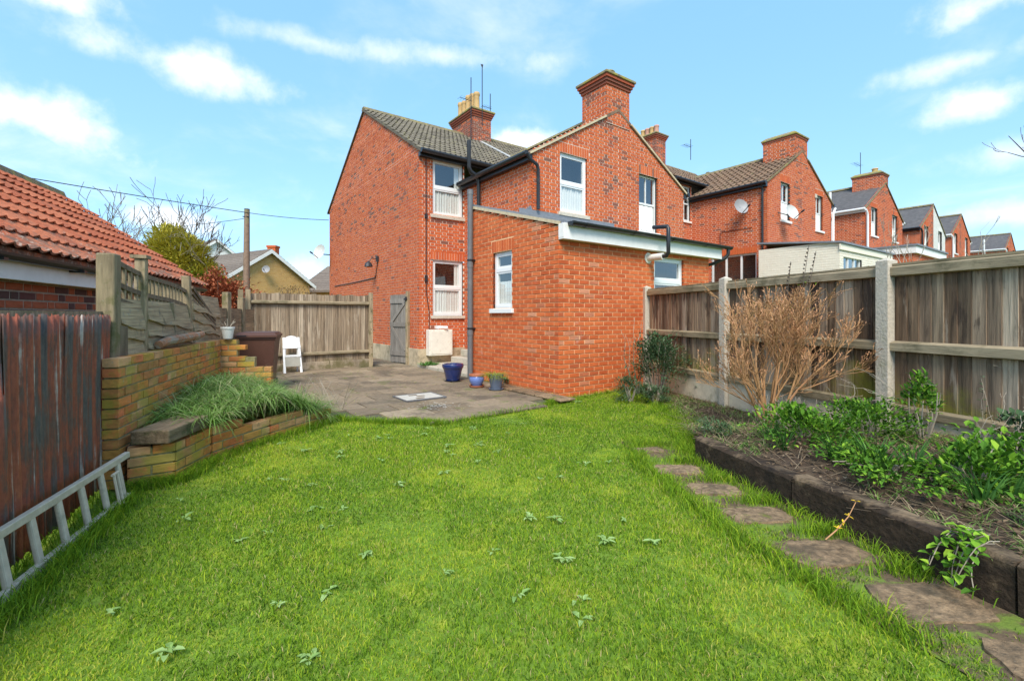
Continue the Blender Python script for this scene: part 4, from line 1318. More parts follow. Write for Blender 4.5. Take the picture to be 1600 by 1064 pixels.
def planter_z(x, y):
    k = np.clip((y - 3.6) / 2.0, 0, 1)
    f = 1 - .75 * np.clip((y - 5.0) / .7, 0, 1) * np.clip((x + 3.3) / .6, 0, 1)
    return f * (.30 + .14 * np.sin(np.pi * np.clip((y - 3.6) / 2.5, 0, 1)) + .10 * np.clip((-x - 2.5) / 1.0, 0, 1) * k)


m = MB()
c0 = (-2.95, 4.9)
ring = [(x, y) for x, y in SOIL]
for i in range(len(ring)):
    a, b = ring[i], ring[(i + 1) % len(ring)]
    for s0_, s1_ in ((0, .5), (.5, 1)):
        def L_(p, s): return (c0[0] + (p[0] - c0[0]) * s, c0[1] + (p[1] - c0[1]) * s)
        pts = [L_(a, s0_), L_(b, s0_), L_(b, s1_), L_(a, s1_)] if s0_ else [L_(a, 0), L_(b, s1_), L_(a, s1_)]
        m.face([(x, y, float(planter_z(x, y)) - .02) for x, y in (reversed(pts) if not s0_ else pts[::-1])])
structure(m.build('planter_soil', 'soil'))

m = MB(); U = Vector((-.05, 1, 0)).normalized()
q = Vector((-2.86, 3.47, .315)); m.obox(q, (Vector((.27, .03, 0)), Vector((-.06, .55, .0)), Vector((0, 0, .105))))
o = m.build('timber_block', 'beam_wood', bevel=.012); tag(o, 'mossy square timber offcut lying on the end of the low brick wall', 'timber')


# ------------------------------------------------------------------ corrugated iron fence + ladder
def corrugated():
    t = thing('corrugated_fence', 'rusty red corrugated iron sheet fence with a torn corner', 'fence', (-2.6, 2.6, 0))
    p0, p1 = Vector((-1.93, 1.05, 0)), Vector((-3.10, 3.62, 0))
    U = (p1 - p0).normalized(); Nn = U.cross(Vector((0, 0, 1)))
    L = (p1 - p0).length; s = 0; k = 0
    while s < L - .1:
        w = min(.70, L - s + .05); m = MB(); nx = int(w / .0076)
        top = 1.275 + rnd(-.012, .012); zs = [.03 + rnd(0, .03), .3, .6, .9, 1.05, 1.15, top]
        base = len(m.v)
        for z in zs:
            for i in range(nx + 1):
                u = s + w * i / nx
                d = .0115 * math.sin(u / .076 * 2 * math.pi) + .006 * (k % 2) + .012 * math.sin(z * 2.3 + k)
                edge = rnd(-.012, .012) if z in (zs[0], top) else 0
                m.v.append(tuple(p0 + U * u + Nn * d + Vector((0, 0, z + edge))))
        for j in range(len(zs) - 1):
            for i in range(nx):
                u = s + w * i / nx; z = zs[j]
                if 1.20 < u < 1.30 and .85 < z < 1.2 and random.random() < .8:      # torn hole
                    continue
                m.f.append((base + j * (nx + 1) + i, base + j * (nx + 1) + i + 1, base + (j + 1) * (nx + 1) + i + 1, base + (j + 1) * (nx + 1) + i)); m.r.append(.5)
        o = m.build('corrugated_sheet', 'rusty_iron', t, smooth=True)
        o.modifiers.new('solid', 'SOLIDIFY').thickness = .0015
        s += .66; k += 1
    m = MB(); m.bar(p0 - Nn * .06 + Vector((0, 0, 1.23)), p1 - Nn * .06 + Vector((0, 0, 1.24)), .03, .15); m.build('top_rail', 'post_wood', t)
    m = MB(); m.bar(p0 - Nn * .06 + Vector((0, 0, .35)), p1 - Nn * .06 + Vector((0, 0, .35)), .04, .10); m.build('rail', 'dark_wood', t)
    m = MB()
    for (a, z) in ((2.2, 1.0),):
        pass
    b = p1 + U * .05 - Nn * .05
    m.box(b.x - .02, b.x + .10, b.y - .02, b.y + .06, 0, 1.2); m.build('post', 'dark_wood', t)


corrugated()


def ladder():
    t = thing('ladder', 'old aluminium ladder lying on its side along the rusty iron fence', 'ladder', (-2.4, 2.5, 0))
    a, b = Vector((-1.80, .72, .030)), Vector((-2.68, 3.24, .030))
    U = (b - a).normalized(); S = U.cross(Vector((0, 0, 1)))           # S = away from fence? right of travel
    lean = Vector((-.04, -.015, .262))
    up = lean.normalized()
    for k, o in enumerate((Vector((0, 0, 0)), lean)):
        m = MB(); m.bar(a + o, b + o + U * (.10 if k else 0), .042, .034, up=S, r=.5)
        m.build('ladder_rail', 'aluminium', t, bevel=.005)
    L = (b - a).length; n = int(L / .228)
    me = None
    for i in range(n):
        s = L - .06 - i * .228
        m = MB(); p = a + U * s
        m.bar(p + up * .012, p + lean - up * .012, .026, .042, up=U)
        m.build('rung', 'aluminium', t, bevel=.008)
    p = a + U * (L - .20)
    m = MB()
    for k in (0, .045):
        m.tube([p + U * k + S * .03 + Vector((0, 0, .0)), p + U * k + S * .03 + lean * .8], .009, 6)
    m.tube([p - U * .02 + S * .03 + lean * .8, p + U * .07 + S * .03 + lean * .8], .009, 6)
    m.build('hook', 'aluminium', t)


ladder()


# ------------------------------------------------------------------ trellis fence on the left boundary
def trellis_fence():
    t = thing('trellis_fence', 'leaning weathered trellis topped wane edge fence behind the brick wall', 'fence', (-3.5, 4.7, 0))
    A, B = Vector((-3.10, 3.58, 0)), Vector((-4.10, 6.25, 0)); U = (B - A).normalized(); Nn = U.cross(Vector((0, 0, 1)))
    L = (B - A).length
    def P(s, z, d=0): return A + U * s + Nn * d + Vector((0, 0, z))
    m = MB(); m.obox(P(-.06, .0, .05), (U * .12, Nn * -.12, Vector((0, 0, 1.76)))); m.build('post', 'post_wood', t, bevel=.012)
    m = MB(); m.obox(P(.55, .5, .045), (U * .08, Nn * -.08, Vector((0, 0, 1.29)))); m.build('post', 'post_wood', t, bevel=.008)
    m = MB(); m.obox(P(.53, 1.79, .06), (U * .12, Nn * -.12, Vector((0, 0, .03)))); m.build('post_cap', 'post_wood', t)
    m = MB(); m.obox(P(1.98, .5, .045), (U * .08, Nn * -.08, Vector((0, 0, 1.24)) - U * .13)); m.build('post', 'post_wood', t, bevel=.008)
    m = MB(); m.bar(P(1.42, .95, .03), P(1.32, 1.42, .03), .035, .035, up=U); m.build('prop', 'rail_wood', t)
    zt = lambda s: 1.72 - .09 * s - .02 * math.sin(s * 3)
    def rail(s0, s1, dz, w=.03, h=.04, mat='dark_wood', nm='trellis_rail'):
        m = MB(); n = 4
        for i in range(n):
            a, b = s0 + (s1 - s0) * i / n, s0 + (s1 - s0) * (i + 1) / n
            m.bar(P(a, zt(a) + dz), P(b, zt(b) + dz), w, h)
        m.build(nm, mat, t)
    for (s0, s1) in ((.06, .55), (.63, 1.98)):
        rail(s0, s1, 0); rail(s0, s1, -.17); rail(s0, s1, -.32, .035, .09)
        n = max(3, int((s1 - s0) / .10))
        for i in range(n):
            s = s0 + (s1 - s0) * (i + .5) / n
            if random.random() < .06: continue
            m = MB(); m.bar(P(s, zt(s) - .30, -.0), P(s + rnd(-.01, .01), zt(s) + .01), .022, .032, up=U); m.build('trellis_slat', 'post_wood' if i % 3 else 'rail_wood', t)
    for (s0, s1) in ((.06, .55), (.63, 1.98), (2.05, L + .5)):
        z = .72
        k = 0
        while z < (1.26 if s1 < 2.2 else 1.35):
            m = MB(); n = 7; h = .16; prev = None
            dz0, dz1 = rnd(-.02, .02), rnd(-.025, .01)
            for i in range(n + 1):
                s = s0 + (s1 - s0) * i / n; dz = dz0 + (dz1 - dz0) * i / n - .07 * (s - s0) + .012 * math.sin(s * 9 + k * 2)
                q = [P(s, z + dz, .055), P(s, z + h + .04, .012), P(s, z + h + .04, -.004), P(s, z + dz, .030)]
                if prev:
                    for a in range(4):
                        b = (a + 1) % 4
                        m.face([prev[a], prev[b], q[b], q[a]])
                else:
                    m.face(q[::-1])
                prev = q
            m.face(prev)
            m.build('wane_board', 'wane_wood', t); z += .125; k += 1
    # collapsed rails
    for k in range(3):
        m = MB(); m.bar(P(2.05, 1.62 - .07 * k, .02), P(3.05, 1.22 - .06 * k, .04), .03, .035); m.build('broken_rail', 'dark_wood', t)
    # far stretch towards the fence corner
    C = Vector((-5.55, 10.0, 0)); V = (C - B).normalized(); Lc = (C - B).length
    for f in (.30, .62):
        q = B + V * Lc * f; m = MB(); m.box(q.x - .05, q.x + .05, q.y - .05, q.y + .05, 0, 1.62 if f > .5 else 1.66); m.build('post', 'post_wood', t, bevel=.01)
    for k in range(9):
        m = MB(); z = .25 + k * .135
        m.bar(B + V * .1 + Vector((0, 0, z)), C - V * .1 + Vector((0, 0, z + .02)), .02, .14); m.build('wane_board', 'wane_wood', t)


trellis_fence()

m = MB(); a, b = Vector((-3.27, 4.30, 1.022)), Vector((-3.62, 5.42, 1.062))
pts = [a + (b - a) * (i / 7) + Vector((rnd(-.008, .008), 0, rnd(-.008, .012))) for i in range(8)]
m.tube(pts, [.036, .042, .046, .048, .045, .048, .043, .036], 9)
o = m.build('log', 'rust_log', smooth=False); tag(o, 'short orange brown lichened log lying along the top of the brick wall', 'log')

t = thing('flower_pot', 'small white plastic pot of dead stems on the brick wall end', 'flower pot', (-3.78, 6.17, .98))
m = MB(); m.lathe([(0, 0), (.055, 0), (.078, .13), (.085, .13), (.085, .155), (.072, .155), (.062, .10), (0, .10)], (-3.78, 6.17, .982), 18); m.build('pot', 'white_pot', t, smooth=True)
m = MB()
for k in range(14):
    a = rnd(0, 6.3); m.tube([(-3.78, 6.17, 1.08), (-3.78 + .05 * math.cos(a), 6.17 + .05 * math.sin(a), 1.16), (-3.78 + .10 * math.cos(a), 6.17 + .1 * math.sin(a), 1.17 + rnd(0, .10))], .003, 4, rnd())
m.build('stems', 'grey_twig', t)


# ------------------------------------------------------------------ boarded fences
def feather_board(mat, n=4):
    out = []
    for k in range(n):
        m = MB()       # x 0..1 across (width), y 0..1 thickness (thick edge at x=1), z 0..1
        b = rnd(-.006, .006)
        m.raw([(0, .35, 0), (1.12, 0, 0), (1.12, 1, 0), (0, 1, 0), (0 + b, .35, 1), (1.12 + b, 0, 1 + rnd(-.004, .004)), (1.12 + b, 1, 1), (b, 1, 1)],
              [(0, 1, 5, 4), (1, 2, 6, 5), (2, 3, 7, 6), (3, 0, 4, 7), (4, 5, 6, 7), (3, 2, 1, 0)])
        out.append(m.mesh('fence_board', mat))
    return out


def back_fence():
    t = thing('board_fence', 'pale weathered closeboard fence between the side gate and the leaning trellis', 'fence', LW(-2.2, 6.1))
    fb = feather_board('fence_wood_pale')
    x0, x1, y = -3.52, -.92, 6.1; n = 27; w = (x1 - x0) / n
    for i in range(n):
        h = 1.79 + rnd(-.012, .012)
        M = frame(LW(x0 + i * w, y + .03, .20), FX * w, DX * .028, Vector((rnd(-.004, .004), 0, h - .20)))
        piece('fence_board', random.choice(fb), t, M)
    for z in (.40, 1.59):
        m = MB(); m.prism([LW(x0, y + .028, z - .045), LW(x0, y - .045, z - .02), LW(x0, y - .045, z + .015), LW(x0, y + .028, z + .045)], FX * (x1 - x0)); m.build('fence_rail', 'rail_wood', t)
    m = MB(); m.obox(LW(x0, y - .012, .0), (FX * (x1 - x0), DX * .03, Vector((0, 0, .21)))); m.build('gravel_board', 'fence_wood_pale', t)
    for x in (x0 - .10, x1):
        m = MB(); m.obox(LW(x, y - .05, 0), (FX * .09, DX * .09, Vector((0, 0, 1.86)))); m.build('fence_post', 'post_wood', t, bevel=.008)
    m = MB()
    for z in (.5, .95, 1.4, 1.7):
        m.tube([LW(x1 + .045, y - .06, z), LW(x1 + .045, y - .045, z)], .010, 6)
    m.build('bolt', 'dark_metal', t)
    m = MB(); m.obox(LW(x0 - .26, y - .25, 0), (FX * .09, DX * .09, Vector((0, 0, 1.84)))); m.build('fence_post', 'post_wood', t, bevel=.008)


back_fence()


def gate():
    g0, g1 = LW(.02, 5.95), LW(-.16, 6.63)
    t = thing('side_gate', 'grey ledged and braced wooden side gate standing open by the house corner', 'gate', g0)
    U = (g1 - g0).normalized(); Nn = Vector((-U.y, U.x, 0))
    if Nn.y > 0: Nn = -Nn
    L = (g1 - g0).length; Z = Vector((0, 0, 1))
    m = MB(); m.obox(g0 - U * .01 - Nn * .04, (U * -.085, Nn * .085, Z * 1.92)); m.build('gate_post', 'post_wood', t, bevel=.006)
    n = 6
    for i in range(n):
        m = MB(); m.obox(g0 + U * (.02 + (L - .02) * i / n) + Z * .06, (U * ((L - .02) / n - .006), -Nn * .02, Z * 1.78)); m.build('gate_board', 'grey_gate', t)
    for z in (.24, 1.0, 1.62):
        m = MB(); m.obox(g0 + U * .03 + Z * z + Nn * .001, (U * (L - .05), Nn * .025, Z * .12)); m.build('ledge', 'grey_gate', t)
    for (z0, z1) in ((.36, 1.0), (1.62, 1.12)):
        m = MB(); m.bar(g0 + U * .08 + Z * z0 + Nn * .014, g0 + U * (L - .08) + Z * z1 + Nn * .014, .022, .085, up=Nn.cross(U)); m.build('brace', 'grey_gate', t)
    m = MB(); m.bar(g0 - U * .09 + Z * 1.72 + Nn * .06, g0 + U * .02 + Z * 1.72 + Nn * .06, .04, .04); m.tube([g0 - U * .05 + Z * 1.70 + Nn * .06, g0 - U * .05 + Z * 1.78 + Nn * .06], .03, 8); m.build('latch', 'dark_metal', t)


gate()


def right_fence():
    t = thing('panel_fence', 'dark weathered closeboard fence with concrete posts and gravel boards', 'fence', (3.1, 5.9, 0))
    fb = feather_board('fence_wood', 6)
    Z = Vector((0, 0, 1)); U = FDIR; Nn = Vector((U.y, -U.x, 0))         # Nn towards the garden (-x)
    if Nn.x > 0: Nn = -Nn
    posts = [FENCE_A, FENCE_M, FENCE_B, FENCE_C]
    gz_ = [.0, .06, .16, .22]
    for p, g in zip(posts, gz_):
        m = MB(); o = p - U * .055 + Nn * .075
        m.obox(o, (U * .11, -Nn * .125, Z * 1.80)); c = o + U * .055 - Nn * .0625 + Z * 1.80
        P = [o + Z * 1.80, o + U * .11 + Z * 1.80, o + U * .11 - Nn * .125 + Z * 1.80, o - Nn * .125 + Z * 1.80]
        for i in range(4):
            m.face([P[i], P[(i + 1) % 4], c + Z * .035])
        m.build('concrete_post', 'concrete', t)
    for k in range(3):
        p, q = posts[k] + U * .058, posts[k + 1] - U * .058; L = (q - p).length; n = round(L / .098); w = L / n
        zb, zt = .42, 1.735
        for i in range(n):
            M = frame(p + U * (i * w) - Nn * .002 + Z * zb, U * w, -Nn * .030, Z * (zt - zb + rnd(-.006, .006)))
            piece('fence_board', random.choice(fb), t, M)
        for (z, h, d) in ((1.70, .105, .045), (1.0, .10, .05), (.42, .09, .045)):
            m = MB(); m.prism([p + Z * (z - h / 2), p + Nn * d + Z * (z - h * .42), p + Nn * d + Z * (z + h * .30), p + Z * (z + h / 2)], U * L); m.build('fence_rail', 'rail_wood', t)
        m = MB(); m.obox(p + Nn * .012 + Z * .02, (U * L, -Nn * .045, Z * .365)); m.build('gravel_board', 'concrete_board', t, bevel=.006)
        m = MB(); m.obox(p + Nn * .02 + Z * 1.748, (U * L, -Nn * .06, Z * .022)); m.build('capping', 'rail_wood', t)


right_fence()

# ------------------------------------------------------------------ sleepers and stepping stones, bed soil
SLP = ['short weathered railway sleeper at the far end of the flower bed edge', 'long black railway sleeper edging the flower bed beside the stepping stones', 'black railway sleeper edging the bed where ivy hangs over']
for k in range(3):
    p, q = SLEEP[k], SLEEP[k + 1]; U = (q - p).normalized(); Nn = Vector((U.y, -U.x, 0))
    if Nn.x < 0: Nn = -Nn
    m = MB(); L = (q - p).length; n = 10; h = (.205, .225, .235)[k]
    prev = None
    for i in range(n + 1):
        c = p + U * (L - .012) * i / n
        j = [rnd(-.006, .006) for _ in range(5)]
        ring = [c + Nn * j[0] + Vector((0, 0, -.03)), c + Nn * j[1] + Vector((0, 0, h - .02)), c + Nn * .02 + Vector((0, 0, h + j[2])), c + Nn * .12 + Vector((0, 0, h + j[3])), c + Nn * .135 + Vector((0, 0, -.03))]
        if prev:
            for a in range(5):
                b = (a + 1) % 5; m.face([prev[a], prev[b], ring[b], ring[a]])
        else:
            m.face(ring)
        prev = ring
    m.face(prev[::-1])
    o = m.build('railway_sleeper', 'sleeper_wood'); tag(o, SLP[k], 'railway sleeper')

STONES = [(1.30, 4.42, .15, .09), (1.37, 3.86, .21, .115), (1.49, 3.42, .20, .11), (1.58, 2.98, .21, .12), (1.70, 2.50, .24, .14), (1.86, 2.07, .24, .15), (1.99, 1.66, .22, .14)]
SLAB_L = ['small half buried stepping stone furthest up the path towards the house', 'mossy stepping stone beside the end of the short sleeper', 'cracked pale stepping stone beside the short sleeper, third from the house',
          'stepping stone beside the joint of the two sleepers', 'worn brown stepping stone beside the yellow flowering twig', 'large brown stepping stone under the trailing ivy', 'stepping stone past the ivy, last of the path from the house']
for (x, y, a, b), lab in zip(STONES, SLAB_L):
    m = MB(); n = 14; top = []; bot = []
    rot = rnd(-.3, .3)
    for i in range(n):
        th = 2 * math.pi * i / n; k = 1 / max(abs(math.cos(th)), abs(math.sin(th))) ** 1.0 * rnd(.86, 1.0)
        u, v = a * math.cos(th) * k, b * math.sin(th) * k
        top.append((x + u * math.cos(rot) - v * math.sin(rot), y + u * math.sin(rot) + v * math.cos(rot)))
    T = [(px, py, .010 + rnd(-.003, .003)) for px, py in top]; B = [(x + (px - x) * 1.04, y + (py - y) * 1.04, -.02) for px, py in top]
    C = (x, y, .014)
    for i in range(n):
        j = (i + 1) % n
        m.face([C, T[i], T[j]]); m.face([B[i], B[j], T[j], T[i]])
    o = m.build('stepping_stone', 'stone_step'); tag(o, lab, 'stepping stone', 'stepping stones along the bed')

# worn muddy strip round the stepping stones
m = MB(); L_ = [(1.10, 4.75), (1.16, 4.1), (1.22, 3.5), (1.30, 2.9), (1.42, 2.4), (1.56, 1.95), (1.72, 1.45)]; R_ = [(1.62, 4.75), (1.66, 4.12), (1.79, 3.5), (1.94, 2.9), (2.07, 2.4), (2.19, 1.95), (2.31, 1.45)]
for i in range(6):
    for k in range(4):
        q = []
        for (ii, kk) in ((i, k), (i, k + 1), (i + 1, k + 1), (i + 1, k)):
            f = kk / 4; a_, b_ = L_[ii], R_[ii]; q.append((a_[0] + (b_[0] - a_[0]) * f + (.05 * math.sin(ii * 7.3) if kk == 0 else 0), a_[1], .000))
        m.face(q[::-1])
structure(m.build('path', 'mud'))

BED = [(1.70, 4.10), (1.93, 3.08), (2.23, 1.98), (2.50, .95), (4.5, .95), (4.2, 2.4), (3.66, 4.42), (3.14, 6.4), (2.56, 8.45), (2.30, 8.40), (2.0, 7.95), (2.2, 7.0), (2.1, 6.0), (1.9, 5.0), (1.72, 4.4)]


def bed_z(x, y):
    k = np.clip((5.4 - y) / 1.6, 0, 1)
    d = np.clip((x - (2.25 - .26 * (y - 1.98)) + .02) / .5, 0, 1)
    return .012 + k * (.165 + .10 * d) + .012 * np.sin(x * 7) * np.sin(y * 6)


def make_bed():
    m = MB(); nx, ny = 44, 80; x0, x1, y0, y1 = 1.55, 4.4, .95, 8.5; idx = {}
    gx, gy = np.linspace(x0, x1, nx), np.linspace(y0, y1, ny)
    for j in range(ny):
        for i in range(nx):
            if inpoly(np.array([gx[i]]), np.array([gy[j]]), BED)[0]:
                idx[(i, j)] = len(m.v); m.v.append((float(gx[i]), float(gy[j]), float(bed_z(gx[i], gy[j]))))
    for j in range(ny - 1):
        for i in range(nx - 1):
            q = [(i, j), (i + 1, j), (i + 1, j + 1), (i, j + 1)]
            if all(k in idx for k in q):
                m.f.append(tuple(idx[k] for k in q)); m.r.append(.5)
    structure(m.build('flower_bed', 'soil', smooth=True))


make_bed()


# ------------------------------------------------------------------ bin, chair, pots
def wheelie_bin():
    c = Vector((-4.30, 7.9, 0)); t = thing('wheelie_bin', 'brown plastic wheelie bin against the boarded fence corner', 'bin', c)
    a = R(20); U = Vector((math.cos(a), math.sin(a), 0)); V = Vector((-math.sin(a), math.cos(a), 0))
    def ring(w, d, z, oy=0): return [c + U * (sx * w / 2) + V * (sy * d / 2 + oy) + Vector((0, 0, z)) for sx, sy in ((-1, -1), (1, -1), (1, 1), (-1, 1))]
    m = MB(); rs = [ring(.44, .50, .06), ring(.46, .54, .3), ring(.54, .66, .82), ring(.56, .68, .90), ring(.59, .71, .90), ring(.59, .71, .93)]
    for r0, r1 in zip(rs[:-1], rs[1:]):
        for i in range(4):
            j = (i + 1) % 4; m.face([r0[i], r0[j], r1[j], r1[i]])
    m.face(rs[0][::-1]); m.build('body', 'bin_brown', t, bevel=.02)
    m = MB(); rs = [ring(.62, .76, .932), ring(.62, .76, .965), ring(.54, .64, 1.005), ring(.50, .60, 1.015)]
    for r0, r1 in zip(rs[:-1], rs[1:]):
        for i in range(4):
            j = (i + 1) % 4; m.face([r0[i], r0[j], r1[j], r1[i]])
    m.face(rs[-1]); m.build('lid', 'bin_brown', t, bevel=.012)
    m = MB(); m.tube([c + V * .42 - U * .22 + Vector((0, 0, .93)), c + V * .42 + U * .22 + Vector((0, 0, .93))], .016, 8); m.build('handle', 'bin_brown', t)
    m = MB(); m.obox(c - U * .27 - V * .386 + Vector((0, 0, .948)), (U * .14, V * .02, Vector((0, 0, .022)))); m.build('grip', 'black_plastic', t)
    for s in (-1, 1):
        m = MB(); m.tube([c + U * s * .25 + V * .24 + Vector((0, 0, .1)), c + U * s * .20 + V * .24 + Vector((0, 0, .1))], .1, 16); m.build('wheel', 'black_plastic', t)


wheelie_bin()


def stool():
    c = LW(-2.75, 5.82); t = thing('folding_chair', 'white folded step chair leaning on the board fence beside the bin', 'chair', c)
    U, V = FX, DX; Z = Vector((0, 0, 1))
    def P(u, v, z): return c + U * u + V * v + Z * z
    m = MB()
    for s in (-1, 1):
        m = MB(); m.bar(P(.17 * s, -.16, 0), P(.15 * s, .10, .80), .03, .05, up=U); m.build('leg', 'chair_white', t, bevel=.006)
        m = MB(); m.bar(P(.14 * s, .14, 0.0), P(.13 * s, .02, .62), .025, .04, up=U); m.build('leg', 'chair_white', t, bevel=.006)
    m = MB(); pts = []
    n = 8
    for i in range(n + 1):
        a = math.pi * i / n; pts.append((.185 * math.cos(a), .60 + .24 * math.sin(a) ** .7))
    poly = [(.185, .56), *pts, (-.185, .56)]
    fr = lambda u, z: P(u, -.16 + .26 * z / .80 - .03, z)
    m.prism([fr(u, z) for u, z in poly], V * .03); m.build('backrest', 'chair_white', t, bevel=.008)
    m = MB(); m.bar(fr(-.16, .40), fr(.16, .40), .04, .045); m.build('crossbar', 'chair_white', t)
    m = MB(); m.obox(fr(-.15, .17), (U * .30, Vector((0, 0, .20)) + V * .06, V * .02)); m.build('step_tread', 'chair_grey', t)


stool()


def pot(name, label, c, prof, mat, bands=()):
    t = thing(name, label, 'flower pot', c)
    m = MB(); m.lathe(prof, c, 28); m.build('pot', mat, t, smooth=True)
    for nm, pr, mt in bands:
        m = MB(); m.lathe(pr, c, 28); m.build(nm, mt, t, smooth=True)
    return t


def blades_mesh(c, n, r0, ln, wd, droop, mb, up=.7, seg=4, col=(0, 1), spread=1.0):
    for k in range(n):
        a = rnd(0, 2 * math.pi); rr = r0 * math.sqrt(random.random()); l = ln * rnd(.6, 1.15); d = Vector((math.cos(a), math.sin(a), 0))
        p = vec(c) + Vector((rr * math.cos(a + rnd(-1, 1)), rr * math.sin(a + rnd(-1, 1)), 0)); v = (d * rnd(.1, 1) * spread * (1 - up) * 2 + Vector((0, 0, up))).normalized(); w = wd * rnd(.7, 1.2)
        s = v.cross(Vector((0, 0, 1)) if abs(v.z) < .98 else Vector((1, 0, 0))).normalized(); pl, pr = p - s * w / 2, p + s * w / 2; r_ = rnd(*col)
        for i in range(seg):
            v = (v + Vector((0, 0, -droop / seg * rnd(.6, 1.4))) + d * droop / seg * .5).normalized(); p = p + v * l / seg; ww = w * (1 - ((i + 1) / seg) ** 1.6)
            ql, qr = p - s * ww / 2, p + s * ww / 2
            mb.face([pl, pr, qr, ql] if i < seg - 1 else [pl, pr, p], r_); pl, pr = ql, qr


c = (-1.14, 8.95, .038)
t = pot('flower_pot', 'large dark blue glazed pot of dead stems beside the grey soil pipe', c, [(0, 0), (.125, 0), (.135, .02), (.175, .20), (.19, .24), (.20, .25), (.21, .30), (.20, .325), (.175, .325), (.165, .27), (0, .27)], 'blue_glaze',
        [('saucer', [(0, -.004), (.16, -.004), (.17, .012), (.14, .012)], 'black_plastic')])
m = MB(); blades_mesh((c[0], c[1], .30), 60, .12, .14, .006, .9, m, up=.6); m.build('dead_stems', 'dead_leaf', t)
m = MB(); m.lathe([(.168, .262), (.10, .285), (0, .29)], c, 16); m.build('compost', 'soil', t)
c = (-.62, 8.16, .062)
t = pot('flower_pot', 'round pale blue glazed pot with terracotta rim and saucer', c, [(0, .0), (.085, .0), (.10, .03), (.128, .08), (.132, .12), (.122, .165), (.118, .17), (0, .15)], 'pale_blue_glaze',
        [('rim', [(.119, .168), (.135, .175), (.137, .20), (.118, .20), (.110, .16)], 'terracotta'), ('saucer', [(0, -.022), (.118, -.022), (.132, .0), (.134, .012), (.115, .010)], 'terracotta')])
m = MB(); blades_mesh((c[0], c[1], .19), 40, .09, .07, .004, .5, m, up=.8); m.build('dead_stems', 'dead_leaf', t)
m = MB(); m.lathe([(.112, .165), (.06, .175), (0, .178)], c, 16); m.build('compost', 'soil', t)
c = (-.27, 7.86, .050)
t = pot('flower_pot', 'blue grey pot of drooping yellow green grass against the brick extension', c, [(0, 0), (.085, 0), (.09, .02), (.125, .21), (.13, .24), (.118, .24), (.11, .2), (0, .2)], 'blue_grey_pot',
        [('saucer', [(0, -.008), (.12, -.008), (.13, .012), (.10, .012)], 'blue_grey_pot')])
m = MB(); blades_mesh((c[0] - .02, c[1], .24), 420, .11, .27, .006, 1.7, m, up=.72, seg=5); m.build('grass_plant', 'yellow_grass', t)


# ------------------------------------------------------------------ garage next door
def garage():
    E0 = Vector((-4.44, 4.6, 0)); d = Vector((-.326, .945, 0)).normalized(); nI = Vector((-d.y, d.x, 0))          # nI = away from us (left)
    if nI.x > 0: nI = -nI
    s0, s1 = -3.2, 3.88; base = E0 + d * s0
    t = thing('garage', 'low brick garage with orange pantile roof behind the iron fence', 'garage', E0)
    ze, zr, w = 1.93, 3.27, 1.89
    L = s1 - s0
    b, m = MB(), MB()
    pk = wall_bricks(base, d, -nI, 0, 1.60, lambda z: [(0, L)], (), 'flemish', lambda c, z: .4, bricks_mb=b, mortar_mb=m, pick=lambda p, c, dd, zb, zt: zb > 1.15 and 1.2 < c < 4.6)
    gs = lambda z: [(0, 2 * w)] if z < 1.6 else [((z - 1.6) / .745, 2 * w - (z - 1.6) / .745)]
    wall_bricks(E0 + d * s1, nI, d, 0, 2.98, gs, (), 'flemish', lambda c, z: .3, bricks_mb=b, mortar_mb=m)
    wall_bricks(base, nI, -d, 0, 2.98, gs, (), 'flemish', lambda c, z: .3, bricks_mb=b, mortar_mb=m)
    wl = m.build('wall', 'mortar_grey', t); b.build('brickwork', 'old_brick', wl, kind='stuff')
    gb = unit_brick('garage_brick')
    for (c, dd, zb, zt) in pk:
        piece('brick', random.choice(gb), wl, frame(base + d * c - nI * .006 + Vector((0, 0, zb)), d * (dd - c), nI * .05, Vector((0, 0, zt - zb))))
    Z = Vector((0, 0, 1)); ov = .16
    V = (nI * w + Z * (zr - ze)); sl = (zr - ze) / w
    r = MB(); r.prism([base - nI * ov + Z * (ze - ov * sl), base + nI * w + Z * zr, base + nI * (2 * w + ov) + Z * (ze - ov * sl), base + nI * (2 * w + ov) + Z * (ze - ov * sl - .05), base + nI * w + Z * (zr - .05), base - nI * ov + Z * (ze - ov * sl - .05)], d * (L + .08))
    rf = r.build('roof', 'pantile', t)
    nv = int((V.length + .20) / .262)
    tile_field(rf, TILE['pantile'], base + d * (L + .08 - 23 * .30) - nI * (ov + .04) + Z * (ze - (ov + .04) * sl + .012), d, V, 23, nv, .30, (V.length + .20) / nv, limit=300)
    rd = MB(); n = 16
    for i in range(n):
        a = base + d * (L * i / n) + nI * w + Z * (zr + .01); k = L / n - .01
        rd.prism([a - nI * .13 - Z * .05, a - nI * .09 + Z * .05, a + Z * .09, a + nI * .09 + Z * .05, a + nI * .13 - Z * .05], d * k)
    rd.build('ridge', 'ridge_lichen', rf)
    f = MB(); f.obox(base - nI * .13 + Z * 1.575, (d * L, nI * .025, Z * .165)); f.obox(base - nI * .104 + Z * 1.58, (d * L, nI * .10, Z * .02)); f.build('fascia', 'white_paint', t)
    g = MB(); c = base - nI * .19 + Z * 1.765
    ring = [c + nI * (.055 * math.cos(math.pi + math.pi * i / 8)) + Z * (.055 * math.sin(math.pi + math.pi * i / 8)) for i in range(9)]
    g.prism(ring, d * L)
    for s in (1.9, 3.0, 4.1, 5.2):
        g.obox(c + d * s - Z * .065 - nI * .06, (d * .05, nI * .125, Z * .02))
    g.build('gutter', 'black_plastic', t)


garage()

